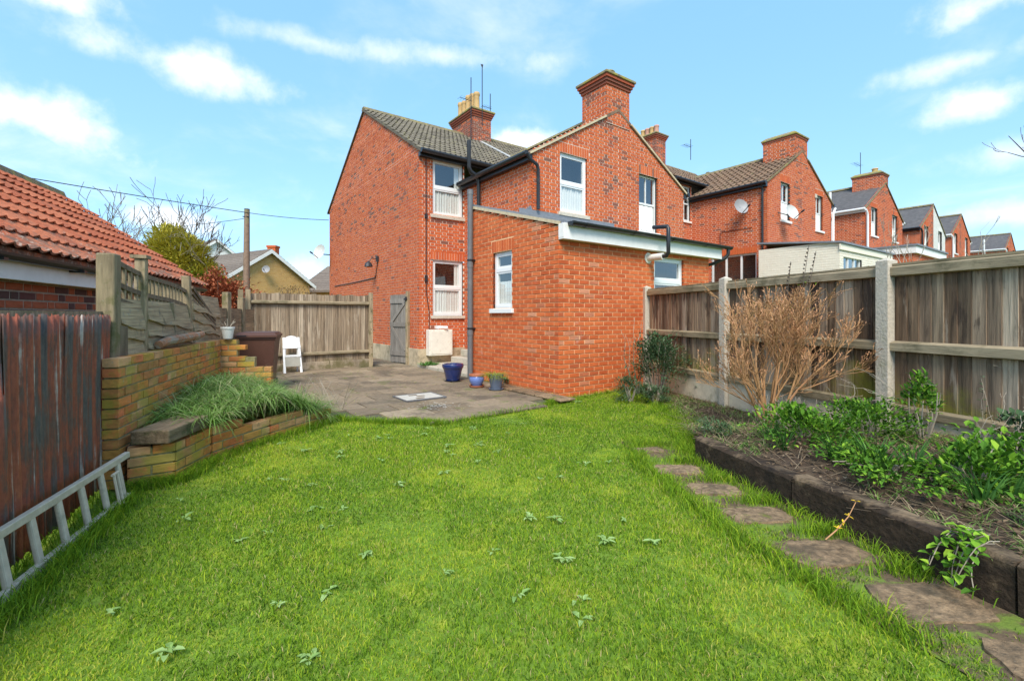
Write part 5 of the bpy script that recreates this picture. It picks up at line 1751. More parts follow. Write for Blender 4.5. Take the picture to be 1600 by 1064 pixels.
# ------------------------------------------------------------------ grass (numpy blades)
def np_blades(name, mat, X, Y, Zb, H, W, lean, rv, parent=None):
    """one mesh of bent 3-triangle blades; arrays per blade"""
    n = len(X); a = RNG.uniform(0, 2 * np.pi, n); la = RNG.uniform(0, 2 * np.pi, n)
    sx, sy = np.cos(a) * W / 2, np.sin(a) * W / 2
    lx, ly = np.cos(la) * lean * H, np.sin(la) * lean * H
    V = np.empty((n, 5, 3), np.float32)
    V[:, 0] = np.stack([X - sx, Y - sy, Zb], 1); V[:, 1] = np.stack([X + sx, Y + sy, Zb], 1)
    V[:, 2] = np.stack([X + sx * .8 + lx * .35, Y + sy * .8 + ly * .35, Zb + H * .6], 1); V[:, 3] = np.stack([X - sx * .8 + lx * .35, Y - sy * .8 + ly * .35, Zb + H * .6], 1)
    V[:, 4] = np.stack([X + lx, Y + ly, Zb + H * np.sqrt(np.clip(1 - (lean * .7) ** 2, .1, 1))], 1)
    b = (np.arange(n) * 5)[:, None]
    q = b + np.array([[0, 1, 2, 3]]); tr = b + np.array([[3, 2, 4]])
    me = bpy.data.meshes.new(name)
    me.vertices.add(n * 5); me.vertices.foreach_set('co', V.ravel())
    me.loops.add(n * 7); li = np.concatenate([q, tr], 1).ravel().astype(np.int32); me.loops.foreach_set('vertex_index', li)
    me.polygons.add(n * 2); ls = np.empty((n, 2), np.int32); ls[:, 0] = np.arange(n) * 7; ls[:, 1] = ls[:, 0] + 4
    me.polygons.foreach_set('loop_start', ls.ravel())
    at = me.attributes.new('rnd', 'FLOAT', 'FACE'); at.data.foreach_set('value', np.repeat(rv, 2).astype(np.float32))
    me.materials.append(MATS[mat]); me.update(); me.validate()
    o = bpy.data.objects.new(name, me); COL.objects.link(o); o['kind'] = 'stuff'
    if parent: o.parent = parent
    return o


def vnoise(x, y, s, seed=0):
    r = np.random.default_rng(seed); v = 0
    for k in range(5):
        a = r.uniform(0, 6.28); f = s * (1.6 ** k); v = v + np.sin((x * np.cos(a) + y * np.sin(a)) * f + r.uniform(0, 6.28) + 1.3 * np.sin((x * np.sin(a) - y * np.cos(a)) * f * .7 + k)) / (1.25 ** k)
    return v / 3.4


def lawn_grass():
    n = 600000
    # denser close to the camera
    u = RNG.uniform(0, 1, n); y = .95 + 7.1 * u ** 1.55; x = RNG.uniform(-3.0, 2.5, n)
    k = inpoly(x, y, LAWN)
    for (sx, sy, a, b) in STONES:
        k &= ~((np.abs(x - sx) < a * 1.02) & (np.abs(y - sy) < b * 1.02))
    bare = vnoise(x, y, 2.2, 5)
    edge = (x > 1.15 - .25 * (y - 3.0)) & (y < 5.2)
    strip = x > (1.16 - .30 * (y - 4.1)) + .07 * np.sin(y * 9) + .05 * np.sin(y * 23 + x * 5)
    k &= ~(strip & (y < 4.45) & (vnoise(x, y, 4.0, 77) < .50) & (RNG.uniform(0, 1, n) < .93))
    k &= ~((bare > .80) & (RNG.uniform(0, 1, n) < .6))
    x, y, bare = x[k], y[k], bare[k]; n = len(x)
    patch = vnoise(x, y, 1.6, 2) * .5 + vnoise(x, y, 5.0, 3) * .3
    rv = np.clip(.44 + .42 * patch + RNG.normal(0, .27, n), 0, .93)
    dead = RNG.uniform(0, 1, n) < .05; rv[dead] = RNG.uniform(.92, 1, dead.sum())
    moss = (vnoise(x, y, 2.7, 9) > .33); rv[moss] = np.clip(rv[moss] + .22, 0, .9)
    H = (.011 + .025 * RNG.uniform(0, 1, n) ** 2.0) * (1 + .6 * patch); H[moss] *= .8
    H *= 1 + .5 * (RNG.uniform(0, 1, n) < .06)
    o = np_blades('lawn_grass', 'grass', x, y, gz(x, y) - .007, H, RNG.uniform(.0022, .0045, n) * (1 + .14 * np.clip(y - 2, 0, 6)), RNG.uniform(.25, 1.15, n), rv)
    o['label'] = 'short mossy green lawn grass'; o['category'] = 'grass'


lawn_grass()


def scatter_line(pts, n, w):
    P = []
    for i in range(n):
        k = random.randrange(len(pts) - 1); s = random.random(); p, q = pts[k], pts[k + 1]
        P.append((p[0] + (q[0] - p[0]) * s + random.gauss(0, w), p[1] + (q[1] - p[1]) * s + random.gauss(0, w)))
    return np.array(P)


def edge_grass():
    L1 = scatter_line([(-2.80, 3.38), (-2.56, 3.60), (-2.60, 4.10), (-2.44, 4.80), (-2.16, 5.66)], 4200, .03)
    L2 = scatter_line([(-1.75, .95), (-2.15, 2.0), (-2.45, 2.7), (-2.68, 3.25)], 3800, .035)
    L3 = scatter_line([(-2.1, 1.6), (-2.5, 2.35), (-2.95, 3.3)], 900, .05)
    L4 = scatter_line([(1.56, 4.1), (1.78, 3.1), (2.04, 2.1)], 1300, .05)
    L5 = scatter_line([(-2.2, 5.74), (-1.62, 5.54), (-1.2, 5.56), (-.8, 5.46), (.50, 6.62), (.66, 6.95)], 3600, .03)
    L6 = scatter_line([(1.24, 4.7), (1.12, 4.1), (1.18, 3.4), (1.28, 2.7), (1.43, 2.2), (1.6, 1.8)], 3000, .05)
    for (sx, sy, a, b) in STONES:
        if sy > 1.7:
            q = np.stack([sx + .10 + RNG.normal(0, .10, 260), sy + b + .09 + RNG.normal(0, .035, 260)], 1); L6 = np.concatenate([L6, q])
    L7 = scatter_line([(1.60, 4.25), (1.80, 4.6), (2.0, 5.2), (2.08, 6.0), (2.12, 6.8)], 4200, .10)
    A = np.concatenate([L1, L2, L3, L4, L5, L6, L7]); n = len(A)
    keep = np.ones(n, bool)
    for (sx, sy, a, b) in STONES:
        keep &= ~((np.abs(A[:, 0] - sx) < a * .9) & (np.abs(A[:, 1] - sy) < b * .9))
    A = A[keep]; n = len(A)
    o = np_blades('edge_grass', 'grass', A[:, 0], A[:, 1], np.full(n, -.01), RNG.uniform(.045, .115, n), RNG.uniform(.003, .006, n), RNG.uniform(.3, 1.0, n), np.clip(RNG.normal(.42, .2, n), 0, .96))
    o['label'] = 'longer unmown grass along the lawn edges'; o['category'] = 'grass'


edge_grass()


def planter_grass():
    m = MB()
    n = 0
    for k in range(330):
        for _ in range(20):
            x, y = rnd(-3.8, -2.3), rnd(3.7, 6.15)
            if inpoly(np.array([x]), np.array([y]), [(-2.66, 4.0), (-2.52, 4.80), (-2.24, 5.72), (-2.8, 6.12), (-3.3, 6.2), (-3.74, 6.02), (-3.22, 4.55), (-3.02, 3.95)])[0]:
                break
        z = float(planter_z(x, y)) - .03
        dry = random.random() < .20
        blades_mesh((x, y, z), 28, .07, rnd(.22, .52), rnd(.005, .010), rnd(1.3, 2.3), m, up=rnd(.62, .8), seg=5, col=(.88, 1) if dry else (0, .92), spread=1.2)
    o = m.build('planter_grass', 'long_grass'); o['kind'] = 'stuff'; o['label'] = 'long drooping grass overflowing the brick planter'; o['category'] = 'grass'
    m = MB()
    for (x, y) in ((-2.95, 3.85), (-2.78, 3.95), (-2.72, 4.25)):
        blades_mesh((x, y, .27), 30, .06, .16, .016, 1.2, m, up=.6, seg=4)
    o = m.build('planter_weed', 'long_grass'); tag(o, 'leafy weeds sprouting beside the timber offcut', 'weed')
    m = MB()
    for k in range(40):
        x, y = rnd(-3.0, -2.2), rnd(5.9, 6.5); a = rnd(0, 6.3); h = rnd(.15, .5)
        m.tube([(x, y, .05), (x + .1 * math.cos(a), y + .1 * math.sin(a), h * .6), (x + .22 * math.cos(a), y + .2 * math.sin(a), h)], .003, 4, rnd())
    o = m.build('dead_stalks', 'grey_twig'); tag(o, 'tangle of dead stalks between the planter and the patio', 'dead plant')


planter_grass()


def leaf(mb, p, d, l, w, r_, fold=.25, curl=.3, up=Vector((0, 0, 1))):
    """bent pointed leaf of 4 quads"""
    d = d.normalized(); s = d.cross(up)
    s = s.normalized() if s.length > 1e-3 else Vector((1, 0, 0)); n = s.cross(d)
    q1 = p + d * l * .38 + n * l * .06; q2 = p + d * l * .75 - n * l * curl * .10; t = p + d * l - n * l * curl * .28
    a1, b1 = q1 + s * w * .5 + n * w * fold, q1 - s * w * .5 + n * w * fold
    a2, b2 = q2 + s * w * .36 + n * w * fold * .7, q2 - s * w * .36 + n * w * fold * .7
    mb.face([p, a1, q1], r_); mb.face([p, q1, b1], r_ * .92)
    mb.face([q1, a1, a2, q2], r_); mb.face([q1, q2, b2, b1], r_ * .92)
    mb.face([q2, a2, t], r_); mb.face([q2, t, b2], r_ * .92)


def weeds():
    """pale rosettes in the lawn"""
    spots = [(-.55, 4.25), (-.30, 4.05), (-.15, 4.35), (.15, 4.15), (.22, 3.62), (.36, 3.66), (.62, 4.0), (.83, 4.05), (-1.35, 4.75), (-.95, 5.0), (-1.75, 4.95), (-1.62, 4.35), (-1.30, 3.05), (-1.43, 2.72), (-1.12, 2.78), (-1.55, 2.62),
             (-2.05, 2.9), (-1.72, 1.98), (-1.30, 1.75), (-.75, 1.72), (-2.02, 1.62), (-.32, 2.30), (-.85, 3.5), (-2.30, 3.22), (-.05, 5.0), (.5, 4.9), (-2.3, 4.6), (-1.9, 3.6), (.95, 6.85), (.30, 1.95), (.15, 5.5), (-.45, 5.2)] + [(x_, y_) for x_, y_ in ((rnd(-2.0, .9), rnd(2.0, 5.3)) for _ in range(30)) if x_ > -2.3 + .0 * y_]
    for i, (x, y) in enumerate(spots):
        m = MB(); n = random.randint(4, 11); big = rnd(.6, 1.15) * (1.5 if (x, y) == (.95, 6.85) else 1)
        for k in range(n):
            a = 2.4 * k + rnd(-.6, .6); e = rnd(.15, .55)
            ll = big * rnd(.025, .062); leaf(m, Vector((x + rnd(-.02, .02), y + rnd(-.02, .02), .010)), Vector((math.cos(a), math.sin(a), e)), ll, ll * rnd(.34, .5), rnd(), .15, .8)
        o = m.build('lawn_weed', 'weed_leaf')
        tag(o, 'broad leafy green weed at the foot of the brick extension corner' if (x, y) == (.95, 6.85) else 'pale grey green weed rosette growing in the lawn', 'weed', None if (x, y) == (.95, 6.85) else 'pale weed rosettes in the lawn')


weeds()


# ------------------------------------------------------------------ branching plants
def grow(mb, p, d, l, r0, depth, spread, nk, tw=.25, upb=.1, shrink=.72, seg=3, tips=None, mat_r=None, n=5, rmin=.0022):
    p = vec(p); d = vec(d).normalized(); path = [p]; rad = [r0]
    for i in range(seg):
        d = (d + Vector((rnd(-tw, tw), rnd(-tw, tw), rnd(-tw, tw) + upb * .5))).normalized(); p = p + d * l / seg; path.append(p); rad.append(max(r0 * (1 - .42 * (i + 1) / seg), rmin))
    mb.tube(path, rad, n if depth > 1 else 3 if r0 < .006 else 4, rnd() if mat_r is None else mat_r, caps=False)
    if depth == 0:
        if tips is not None: tips.append((p, d))
        return
    for k in range(nk if not callable(nk) else nk(depth)):
        i = random.randint(1, seg); a = rnd(0, 6.283); s = d.cross(Vector((0, 0, 1)))
        s = s.normalized() if s.length > .01 else Vector((1, 0, 0)); u = s.cross(d)
        nd = (d + (s * math.cos(a) + u * math.sin(a)) * spread * rnd(.5, 1.2) + Vector((0, 0, upb))).normalized()
        grow(mb, path[i] if k else path[-1], nd, l * shrink * rnd(.75, 1.2), max(rad[i] * .62, rmin), depth - 1, spread, nk, tw, upb, shrink, seg, tips, mat_r, n, rmin)


def bare_shrub():
    c = Vector((2.68, 4.85, .12))
    t = thing('bare_shrub', 'large leafless golden brown twiggy shrub in front of the panel fence', 'shrub', c)
    m = MB(); tips = []
    stems = [(-.20, .1, 1), (.02, .0, 1), (.12, -.1, 1), (.25, .1, 1), (-.28, .15, 1), (-.08, .2, 1), (.30, -.1, .9), (-.42, -.05, .85), (.48, -.15, .80), (.10, .25, 1), (-.12, -.18, 1), (.32, .22, .95)]
    for (dx, dy, dz) in stems:
        grow(m, c + Vector((dx * .10, dy * .10, 0)), (dx, dy, dz), rnd(.58, .72), rnd(.012, .020), 4, .66, lambda d: 4 if d < 4 else 3, .17, .13, .62, 3, tips, n=6, rmin=.0022)
    m.build('branches', 'twig', t)
    m = MB()
    for p, d in tips:
        if p.z < .70 or random.random() < .12: continue
        for k in range(3):
            dd = (d + Vector((rnd(-.7, .7), rnd(-.7, .7), rnd(-.3, .7)))).normalized()
            leaf(m, p + d * rnd(-.05, .02), dd, rnd(.018, .034), .011, rnd())
    m.build('buds', 'bud', t)
    m = MB()
    for k in range(60):
        p, d = random.choice(tips)
        if p.z < 1.25: continue
        leaf(m, p, Vector((rnd(-1, 1), rnd(-1, 1), rnd(0, 1))), .03, .014, rnd(.6, 1))
    m.build('new_leaves', 'laurel_leaf', t)
    m = MB()
    for k in range(130):
        a = rnd(0, 6.3); r_ = rnd(.05, .3); x, y = c.x + .08 + r_ * math.cos(a), c.y - .12 + r_ * math.sin(a); b = rnd(0, 6.3); h = rnd(.08, .36)
        m.tube([(x, y, .12), (x + .05 * math.cos(b), y + .05 * math.sin(b), .12 + h), (x + .14 * math.cos(b), y + .14 * math.sin(b), .12 + h * rnd(.3, .9))], .0022, 3, rnd(), caps=False)
    m.build('dead_grass', 'grey_twig', t)
    # tall seed heads
    for k, (dx, dz) in enumerate(((.15, 1.75), (.28, 1.92), (.33, 1.86))):
        m = MB(); p0 = c + Vector((dx, .1, .9)); p1 = c + Vector((dx * 1.5 + .1, .15, dz)); m.tube([p0, (p0 + p1) / 2 + Vector((.03, 0, 0)), p1], .003, 4, .2)
        for i in range(9):
            q = p0 + (p1 - p0) * (.62 + .38 * i / 9); m.tube([q, q + Vector((rnd(-.012, .012), rnd(-.01, .01), .016))], .008, 5, .0)
        m.build('seed_head', 'dark_bark', t)


bare_shrub()


def foliage_shrub(name, label, c, rad, n, mat, size, stems='grey_twig', cat='shrub', nst=14, asp=.42, shell=.35, droop=.0, ground=None):
    c = vec(c); t = thing(name, label, cat, (c.x, c.y, ground if ground is not None else 0))
    g = ground if ground is not None else 0
    m = MB()
    for k in range(nst):
        a = rnd(0, 6.3); e = Vector((rad[0] * .75 * math.cos(a) * rnd(.3, 1), rad[1] * .75 * math.sin(a) * rnd(.3, 1), rad[2] * rnd(.2, .9))); q = c + e
        b = Vector((c.x + e.x * .2, c.y + e.y * .2, g)); m.tube([b, (b + q) / 2 + Vector((rnd(-.04, .04), rnd(-.04, .04), .03)), q], [.008, .006, .003], 5, rnd(), caps=False)
    m.build('stems', stems, t)
    m = MB(); clumps = [(Vector((math.cos(a) * math.cos(b), math.sin(a) * math.cos(b), math.sin(b))), rnd(shell, 1.0)) for a, b in ((rnd(0, 6.28), rnd(-.6, 1.5)) for _ in range(max(6, n // 28)))]
    for k in range(n):
        v, rr = random.choice(clumps); cl = Vector((v.x * rad[0] * rr, v.y * rad[1] * rr, v.z * rad[2] * rr))
        p = c + cl + Vector((random.gauss(0, rad[0] * .13), random.gauss(0, rad[1] * .13), random.gauss(0, rad[2] * .12)))
        if p.z < g + .02: p.z = g + rnd(.02, .1)
        d = (v + Vector((rnd(-.9, .9), rnd(-.9, .9), rnd(-.3, .9) - droop)))
        l = size * rnd(.65, 1.25); leaf(m, p, d, l, l * asp, min(1, max(0, random.gauss(.45, .25))))
    m.build('foliage', mat, t)
    return t


foliage_shrub('evergreen_shrub', 'dark small leaved evergreen shrub beside the first concrete fence post', (2.30, 7.35, .50), (.48, .42, .46), 3600, 'dark_leaf', .050, nst=26, ground=0, shell=.3)
foliage_shrub('lavender_bush', 'low grey green bushy plant at the foot of the brick extension', (1.78, 6.95, .16), (.26, .26, .20), 900, 'dark_leaf', .055, asp=.22, nst=10, ground=0)
foliage_shrub('lavender_bush', 'second low grey green bush, beside the bare branching sapling', (2.08, 6.75, .13), (.20, .24, .16), 600, 'dark_leaf', .055, asp=.25, nst=8, ground=0)

t = thing('bare_sapling', 'thin bare forked sapling growing against the brick extension wall', 'sapling', (2.05, 7.55, 0))
m = MB()
for d in ((-.42, .1, .8), (.10, .05, 1), (-.1, .1, 1)):
    grow(m, (2.08 + d[0] * .05, 7.62, 0), d, .62, .011, 2, .5, 2, .22, .2, .62, 3, None, n=5, rmin=.003)
m.build('branches', 'grey_twig', t)

BUSH = [('laurel_plant', 'bright green leafy bush behind the daffodil clumps', (2.42, 3.85, .32), (.40, .48, .20), 1500, .046),
        ('laurel_plant', 'green leafy bush below the third concrete fence post', (2.95, 3.85, .36), (.46, .40, .22), 1400, .046),
        ('laurel_plant', 'glossy broad leaved bush between the strap leaves and dead litter', (2.72, 2.72, .34), (.32, .28, .18), 620, .062),
        ('laurel_plant', 'tall light green shoots rising against the gravel board', (3.30, 3.72, .50), (.22, .18, .32), 330, .055),
        ('laurel_plant', 'broad leaved green bush leaning on the panel fence', (3.65, 3.30, .40), (.26, .30, .22), 360, .060),
        ('laurel_plant', 'low broad leaved plant growing on the black sleeper top', (2.62, 2.18, .28), (.20, .20, .08), 150, .075),
        ('laurel_plant', 'mixed leafy growth between the sleeper joint and the broad leaved bush', (2.42, 3.0, .28), (.40, .50, .11), 900, .042),
        ('laurel_plant', 'dense leafy growth under the panel fence rails near its dark climber', (3.25, 2.75, .36), (.42, .60, .20), 1400, .048),
        ('laurel_plant', 'leafy plant beside the start of the flower bed', (1.98, 4.45, .12), (.24, .30, .12), 420, .040)]
for k_, (nm, lb, c, rd, n, sz) in enumerate(BUSH):
    foliage_shrub(nm, lb, c, rd, int(n * (1.5 if k_ in (1, 8) else 1)), 'dark_leaf' if k_ in (4, 8) else 'laurel_leaf', sz * (.72 if k_ in (1, 8) else 1), asp=(.48, .6, .42)[k_ % 3], nst=8, cat='bush', ground=float(bed_z(c[0], c[1])) - .01)

DAF = [(2.13, 3.62), (2.30, 3.30), (2.42, 3.05), (2.48, 3.18), (2.62, 3.02), (2.75, 2.55), (2.95, 2.42), (2.20, 3.95), (2.9, 3.0), (2.55, 2.52), (3.05, 2.15), (3.2, 2.5)]
for (x, y) in DAF:
    m = MB(); blades_mesh((x, y, float(bed_z(x, y)) - .01), 30, .045, .26, .014, .8, m, up=.86, seg=5)
    o = m.build('daffodil_clump', 'blade_leaf'); tag(o, 'clump of upright green strap leaves without flowers in the bed', 'plant', 'strap leaf clumps in the bed')

# ivy hanging over the sleeper
t = thing('trailing_ivy', 'leafy ivy trail hanging over the black sleeper', 'ivy', (2.25, 2.15, .2))
m, mv = MB(), MB()
for k in range(7):
    p = Vector((2.20 + rnd(-.05, .05), 2.14 + rnd(-.16, .12), .265)); d = Vector((-1, rnd(-.5, .1), .35)); path = [p]
    for i in range(6):
        d = (d + Vector((rnd(-.15, .25), rnd(-.25, .2), -.30))).normalized(); p = p + d * .052; path.append(p)
        for s in range(2):
            leaf(m, p, Vector((rnd(-1, .4), rnd(-1, .7), rnd(-.4, .6))), rnd(.035, .06), .032, rnd(.2, 1))
    mv.tube(path, .0025, 4, rnd(), caps=False)
m.build('leaves', 'laurel_leaf', t); mv.build('vines', 'grey_twig', t)

t = thing('forsythia_twig', 'fallen yellow flowering twig beside the sleeper', 'twig', (1.77, 2.62, 0))
m = MB(); pts = [Vector((1.77, 2.62, .02)), Vector((1.84, 2.62, .08)), Vector((1.90, 2.62, .15)), Vector((1.95, 2.63, .23))]; m.tube(pts, [.004, .004, .003, .002], 5, .9); m.build('stem', 'twig', t)
for p in (pts[1], pts[2], (pts[1] + pts[2]) / 2, pts[3]):
    m = MB()
    for k in range(4):
        leaf(m, p, Vector((rnd(-1, 1), rnd(-1, 1), rnd(-.2, 1))), .026, .010, .5)
    m.build('flower', 'flower_yellow', t)


def litter():
    m = MB()
    for k in range(11000):
        x, y = rnd(1.75, 4.2), rnd(1.0, 7.6)
        if not inpoly(np.array([x]), np.array([y]), BED)[0]: continue
        z = float(bed_z(x, y)) + rnd(.002, .03); a = rnd(0, 6.3); l = rnd(.02, .05)
        if random.random() < .55:
            leaf(m, Vector((x, y, z)), Vector((math.cos(a), math.sin(a), rnd(-.2, .4))), l, l * .5, rnd(), .2, rnd(-1, 1))
        else:
            l = rnd(.08, .30); e = Vector((math.cos(a) * l, math.sin(a) * l, rnd(-.01, .06))); p = Vector((x, y, z)); s = Vector((-math.sin(a), math.cos(a), 0)) * .0022
            m.face([p - s, p + s, p + e + s, p + e - s], rnd(.4, 1))
    o = m.build('leaf_litter', 'dead_leaf'); o['kind'] = 'stuff'; o['label'] = 'dead leaves and stalks littering the flower bed'; o['category'] = 'leaf litter'
    m = MB()
    for k in range(4200):
        x, y = rnd(1.75, 3.9), rnd(1.2, 7.8)
        if not inpoly(np.array([x]), np.array([y]), BED)[0]: continue
        if vnoise(np.array([x]), np.array([y]), 2.4, 21)[0] < (-.02 if y < 5 else -.30): continue
        blades_mesh((x, y, float(bed_z(x, y)) - .005), 5, .03, .09, .007, .9, m, up=.7, seg=3)
    o = m.build('bed_grass', 'long_grass'); o['kind'] = 'stuff'; o['label'] = 'tufts of grass and low weeds across the flower bed'; o['category'] = 'grass'
    m = MB()
    for k in range(16):
        x, y = rnd(2.8, 3.9), rnd(2.6, 4.3)
        if not inpoly(np.array([x]), np.array([y]), BED)[0]: continue
        z = float(bed_z(x, y)); grow(m, (x, y, z), (rnd(-.6, .6), rnd(-.6, .4), 1), rnd(.2, .42), .004, 2, .6, 2, .35, -.02, .7, 4, None, n=4, rmin=.0018)
    o = m.build('bramble_stems', 'grey_twig'); o['kind'] = 'stuff'; o['label'] = 'thin tangled bare bramble stems along the panel fence'; o['category'] = 'bramble'


litter()

# climbing weeds on the fence
m = MB(); mv = MB(); t = thing('climbing_weed', 'sparse dark climbing weed scrambling up the panel fence boards', 'climber', (3.6, 3.6, .2))
for k in range(14):
    s = rnd(.1, 1.9); p = FENCE_B + FDIR * s + Vector((-.09, -.02, .25)); d = Vector((rnd(-.2, .1), rnd(-.4, .4), 1)); path = [p]
    for i in range(8):
        d = (d + Vector((rnd(-.1, .1), rnd(-.5, .5), .12))).normalized(); p = p + d * rnd(.04, .09); p.x = min(p.x, (FENCE_A + FDIR * ((FENCE_A.y - p.y) / -FDIR.y)).x - .07); path.append(p)
        leaf(m, p, Vector((rnd(-1, 0), rnd(-1, 1), rnd(-.3, .6))), rnd(.025, .045), .02, rnd())
    mv.tube(path, .002, 3, rnd(), caps=False)
m.build('leaves', 'dark_leaf', t); mv.build('stems', 'grey_twig', t)

# moss tufts between slabs and at wall feet
m = MB()
for k in range(300):
    b, a = rnd(-3.2, -.05), rnd(-.3, 5.6)
    if random.random() < .5: a = -.47 + .45 * round((a + .47) / .45) + rnd(-.02, .02)
    else: b = -.6 * round(-b / .6 * 2) / 2 + rnd(-.02, .02)
    p = LW(b, a, .022)
    if not inpoly(np.array([p.x]), np.array([p.y]), PATIO)[0]: continue
    if vnoise(np.array([p.x]), np.array([p.y]), 1.9, 31)[0] < .05: continue
    blades_mesh(p, 9, .05, .045, .005, .8, m, up=.6, seg=3)
for k in range(70):
    p = LW(-.04, rnd(.0, 2.4), .02); blades_mesh(p, 7, .03, .09, .006, .8, m, up=.8, seg=3)
for k in range(120):
    p = LW(rnd(0, 2.0), -.06 - rnd(0, .10), .0); blades_mesh(p, 7, .03, .10, .006, .9, m, up=.8, seg=3)
o = m.build('paving_weeds', 'grass'); o['kind'] = 'stuff'; o['label'] = 'small grass tufts in the paving joints and wall feet'; o['category'] = 'grass'
m = MB()
for k in range(50):
    p = LW(rnd(-.05, .35), rnd(4.7, 5.2), .10); blades_mesh(p, 6, .05, .13, .02, .9, m, up=.6, seg=3)
o = m.build('dandelion_plant', 'blade_leaf'); tag(o, 'green leafy weed under the meter box by the house corner', 'weed')
foliage_shrub('pot_side_weed', 'small dark leafy weed behind the blue grey pot', LW(-.10, 1.35, .10), (.10, .12, .10), 140, 'dark_leaf', .05, cat='weed', nst=5, ground=.03)


# ------------------------------------------------------------------ background left: trees, hedge, pole, bungalows
def bare_tree(label, base, h, lean, seed, mat='bark', spread=.62, depth=5):
    random.seed(seed); b = vec(base); t = thing('bare_tree', label, 'tree', b)
    m = MB(); top = b + Vector((lean[0], lean[1], h * .42)); m.tube([b, (b + top) / 2 + Vector((.06, 0, 0)), top], [.14, .12, .10], 8, .4); m.build('trunk', mat, t, smooth=True)
    m = MB()
    for k in range(6):
        a = 6.283 * k / 6 + rnd(-.3, .3); grow(m, top - Vector((0, 0, h * rnd(0, .12))), (math.cos(a) * .65 + lean[0] * .1, math.sin(a) * .5, .9), h * .23, .055, depth - 1, spread, lambda d: 3 if d > 2 else 2, .16, .10, .74, 3, None, n=5, rmin=.010)
    m.build('crown', mat, t)


bare_tree('bare spreading tree behind the orange garage roof ridge', (-16.6, 20, 0), 6.2, (-.3, 0), 3)
bare_tree('bare tree rising behind the yellow green evergreen', (-14.2, 20.5, 0), 6.6, (-.3, 0), 5, 'dark_bark')
random.seed(21)


def conifer():
    b = Vector((-12.4, 17.2, 0)); t = thing('evergreen_tree', 'yellow green feathery evergreen beyond the garage', 'tree', b)
    m = MB(); m.tube([b, b + Vector((0, 0, 2.6)), b + Vector((.1, 0, 4.2))], [.16, .11, .04], 8, .5); m.build('trunk', 'bark', t)
    m = MB(); n = 16000
    lobes = [((-.25, 0, 3.7), (.75, .8, .85)), ((.35, -.1, 3.25), (.85, .8, .9)), ((-.75, 0, 3.0), (.7, .8, .9)), ((.85, -.1, 2.5), (.85, .8, .8)), ((-.2, -.2, 2.2), (1.3, 1, .9)), ((1.45, -.2, 2.1), (.55, .6, .6))]
    for k in range(n):
        c, r_ = random.choice(lobes); v = Vector((random.gauss(0, 1), random.gauss(0, 1), random.gauss(0, 1))).normalized() * rnd(.55, 1.05)
        p = b + Vector((c[0] + v.x * r_[0], c[1] + v.y * r_[1], c[2] + v.z * r_[2]))
        leaf(m, p, v + Vector((rnd(-.5, .5), rnd(-.5, .5), rnd(-.2, .8))), rnd(.14, .28), .06, min(1, max(0, random.gauss(.5 + .18 * math.sin(p.x * 3 + p.z * 2.3), .2))))
    m.build('crown', 'conifer_leaf', t)
    m = MB()
    for k in range(30):
        p = b + Vector((rnd(-.8, 1.5), -.5, rnd(2.2, 4.0))); grow(m, p, (rnd(-.2, 1), -.4, rnd(-.2, .8)), .6, .008, 2, .5, 2, .2, -.05, .7, 3, None, n=4, rmin=.005)
    m.build('bare_sprays', 'grey_twig', t)


conifer()
foliage_shrub('garden_shrub', 'dark green shrub at the foot of the feathery evergreen', (-11.2, 16.6, 1.9), (1.0, .8, .75), 1500, 'laurel_leaf', .14, nst=8, ground=0)
foliage_shrub('beech_hedge', 'copper leaved beech hedge showing above the corner of the board fence', (-7.05, 11.2, 1.45), (.85, .6, .80), 5200, 'beech_leaf', .10, stems='bark', cat='hedge', nst=16, asp=.5, ground=0, droop=.4)
foliage_shrub('scrub_bush', 'thin straw coloured scrub in front of the yellow brick bungalow', (-10.6, 21.5, 1.8), (1.5, .6, .75), 900, 'dead_leaf', .12, stems='grey_twig', cat='bush', nst=60, ground=0, asp=.2)
foliage_shrub('scrub_bush', 'thin straw coloured scrub beside the house side gable', (-8.9, 20.5, 1.6), (.9, .5, .8), 500, 'dead_leaf', .12, stems='grey_twig', cat='bush', nst=50, ground=0, asp=.2)

t = thing('telegraph_pole', 'brown wooden telegraph pole behind the board fence', 'pole', (-10.3, 18, 0))
m = MB(); m.tube([(-10.3, 18, 0), (-10.3, 18, 3), (-10.28, 18, 5.40)], [.13, .115, .095], 12); m.build('shaft', 'pole_wood', t, smooth=True)
m = MB(); m.tube([(-10.4, 17.92, 5.12), (-10.16, 17.92, 5.12)], .02, 6); m.tube([(-10.28, 18, 5.40), (-10.28, 18, 5.43)], .10, 10); m.build('bracket', 'dark_metal', t)


def wire(label, a, b, sag, r=.012, n=20):
    m = MB(); a, b = vec(a), vec(b); m.tube([a + (b - a) * i / n - Vector((0, 0, 4 * sag * (i / n) * (1 - i / n))) for i in range(n + 1)], r, 5)
    tag(m.build('overhead_wire', 'wire'), label, 'wire')


wire('black overhead wire running from the telegraph pole over the garage roof', (-10.3, 17.9, 5.28), (-15.6, 9.5, 5.1), .05, .014)
wire('thin overhead wire from the telegraph pole to the house side gable', (-10.3, 17.9, 5.28), tuple(LW(.02, 13.55, 5.05)), .05, .012)
wire('faint second wire running back past the bare trees from the telegraph pole', (-10.3, 18.1, 5.1), (-32, 36, 8.2), .25, .012)


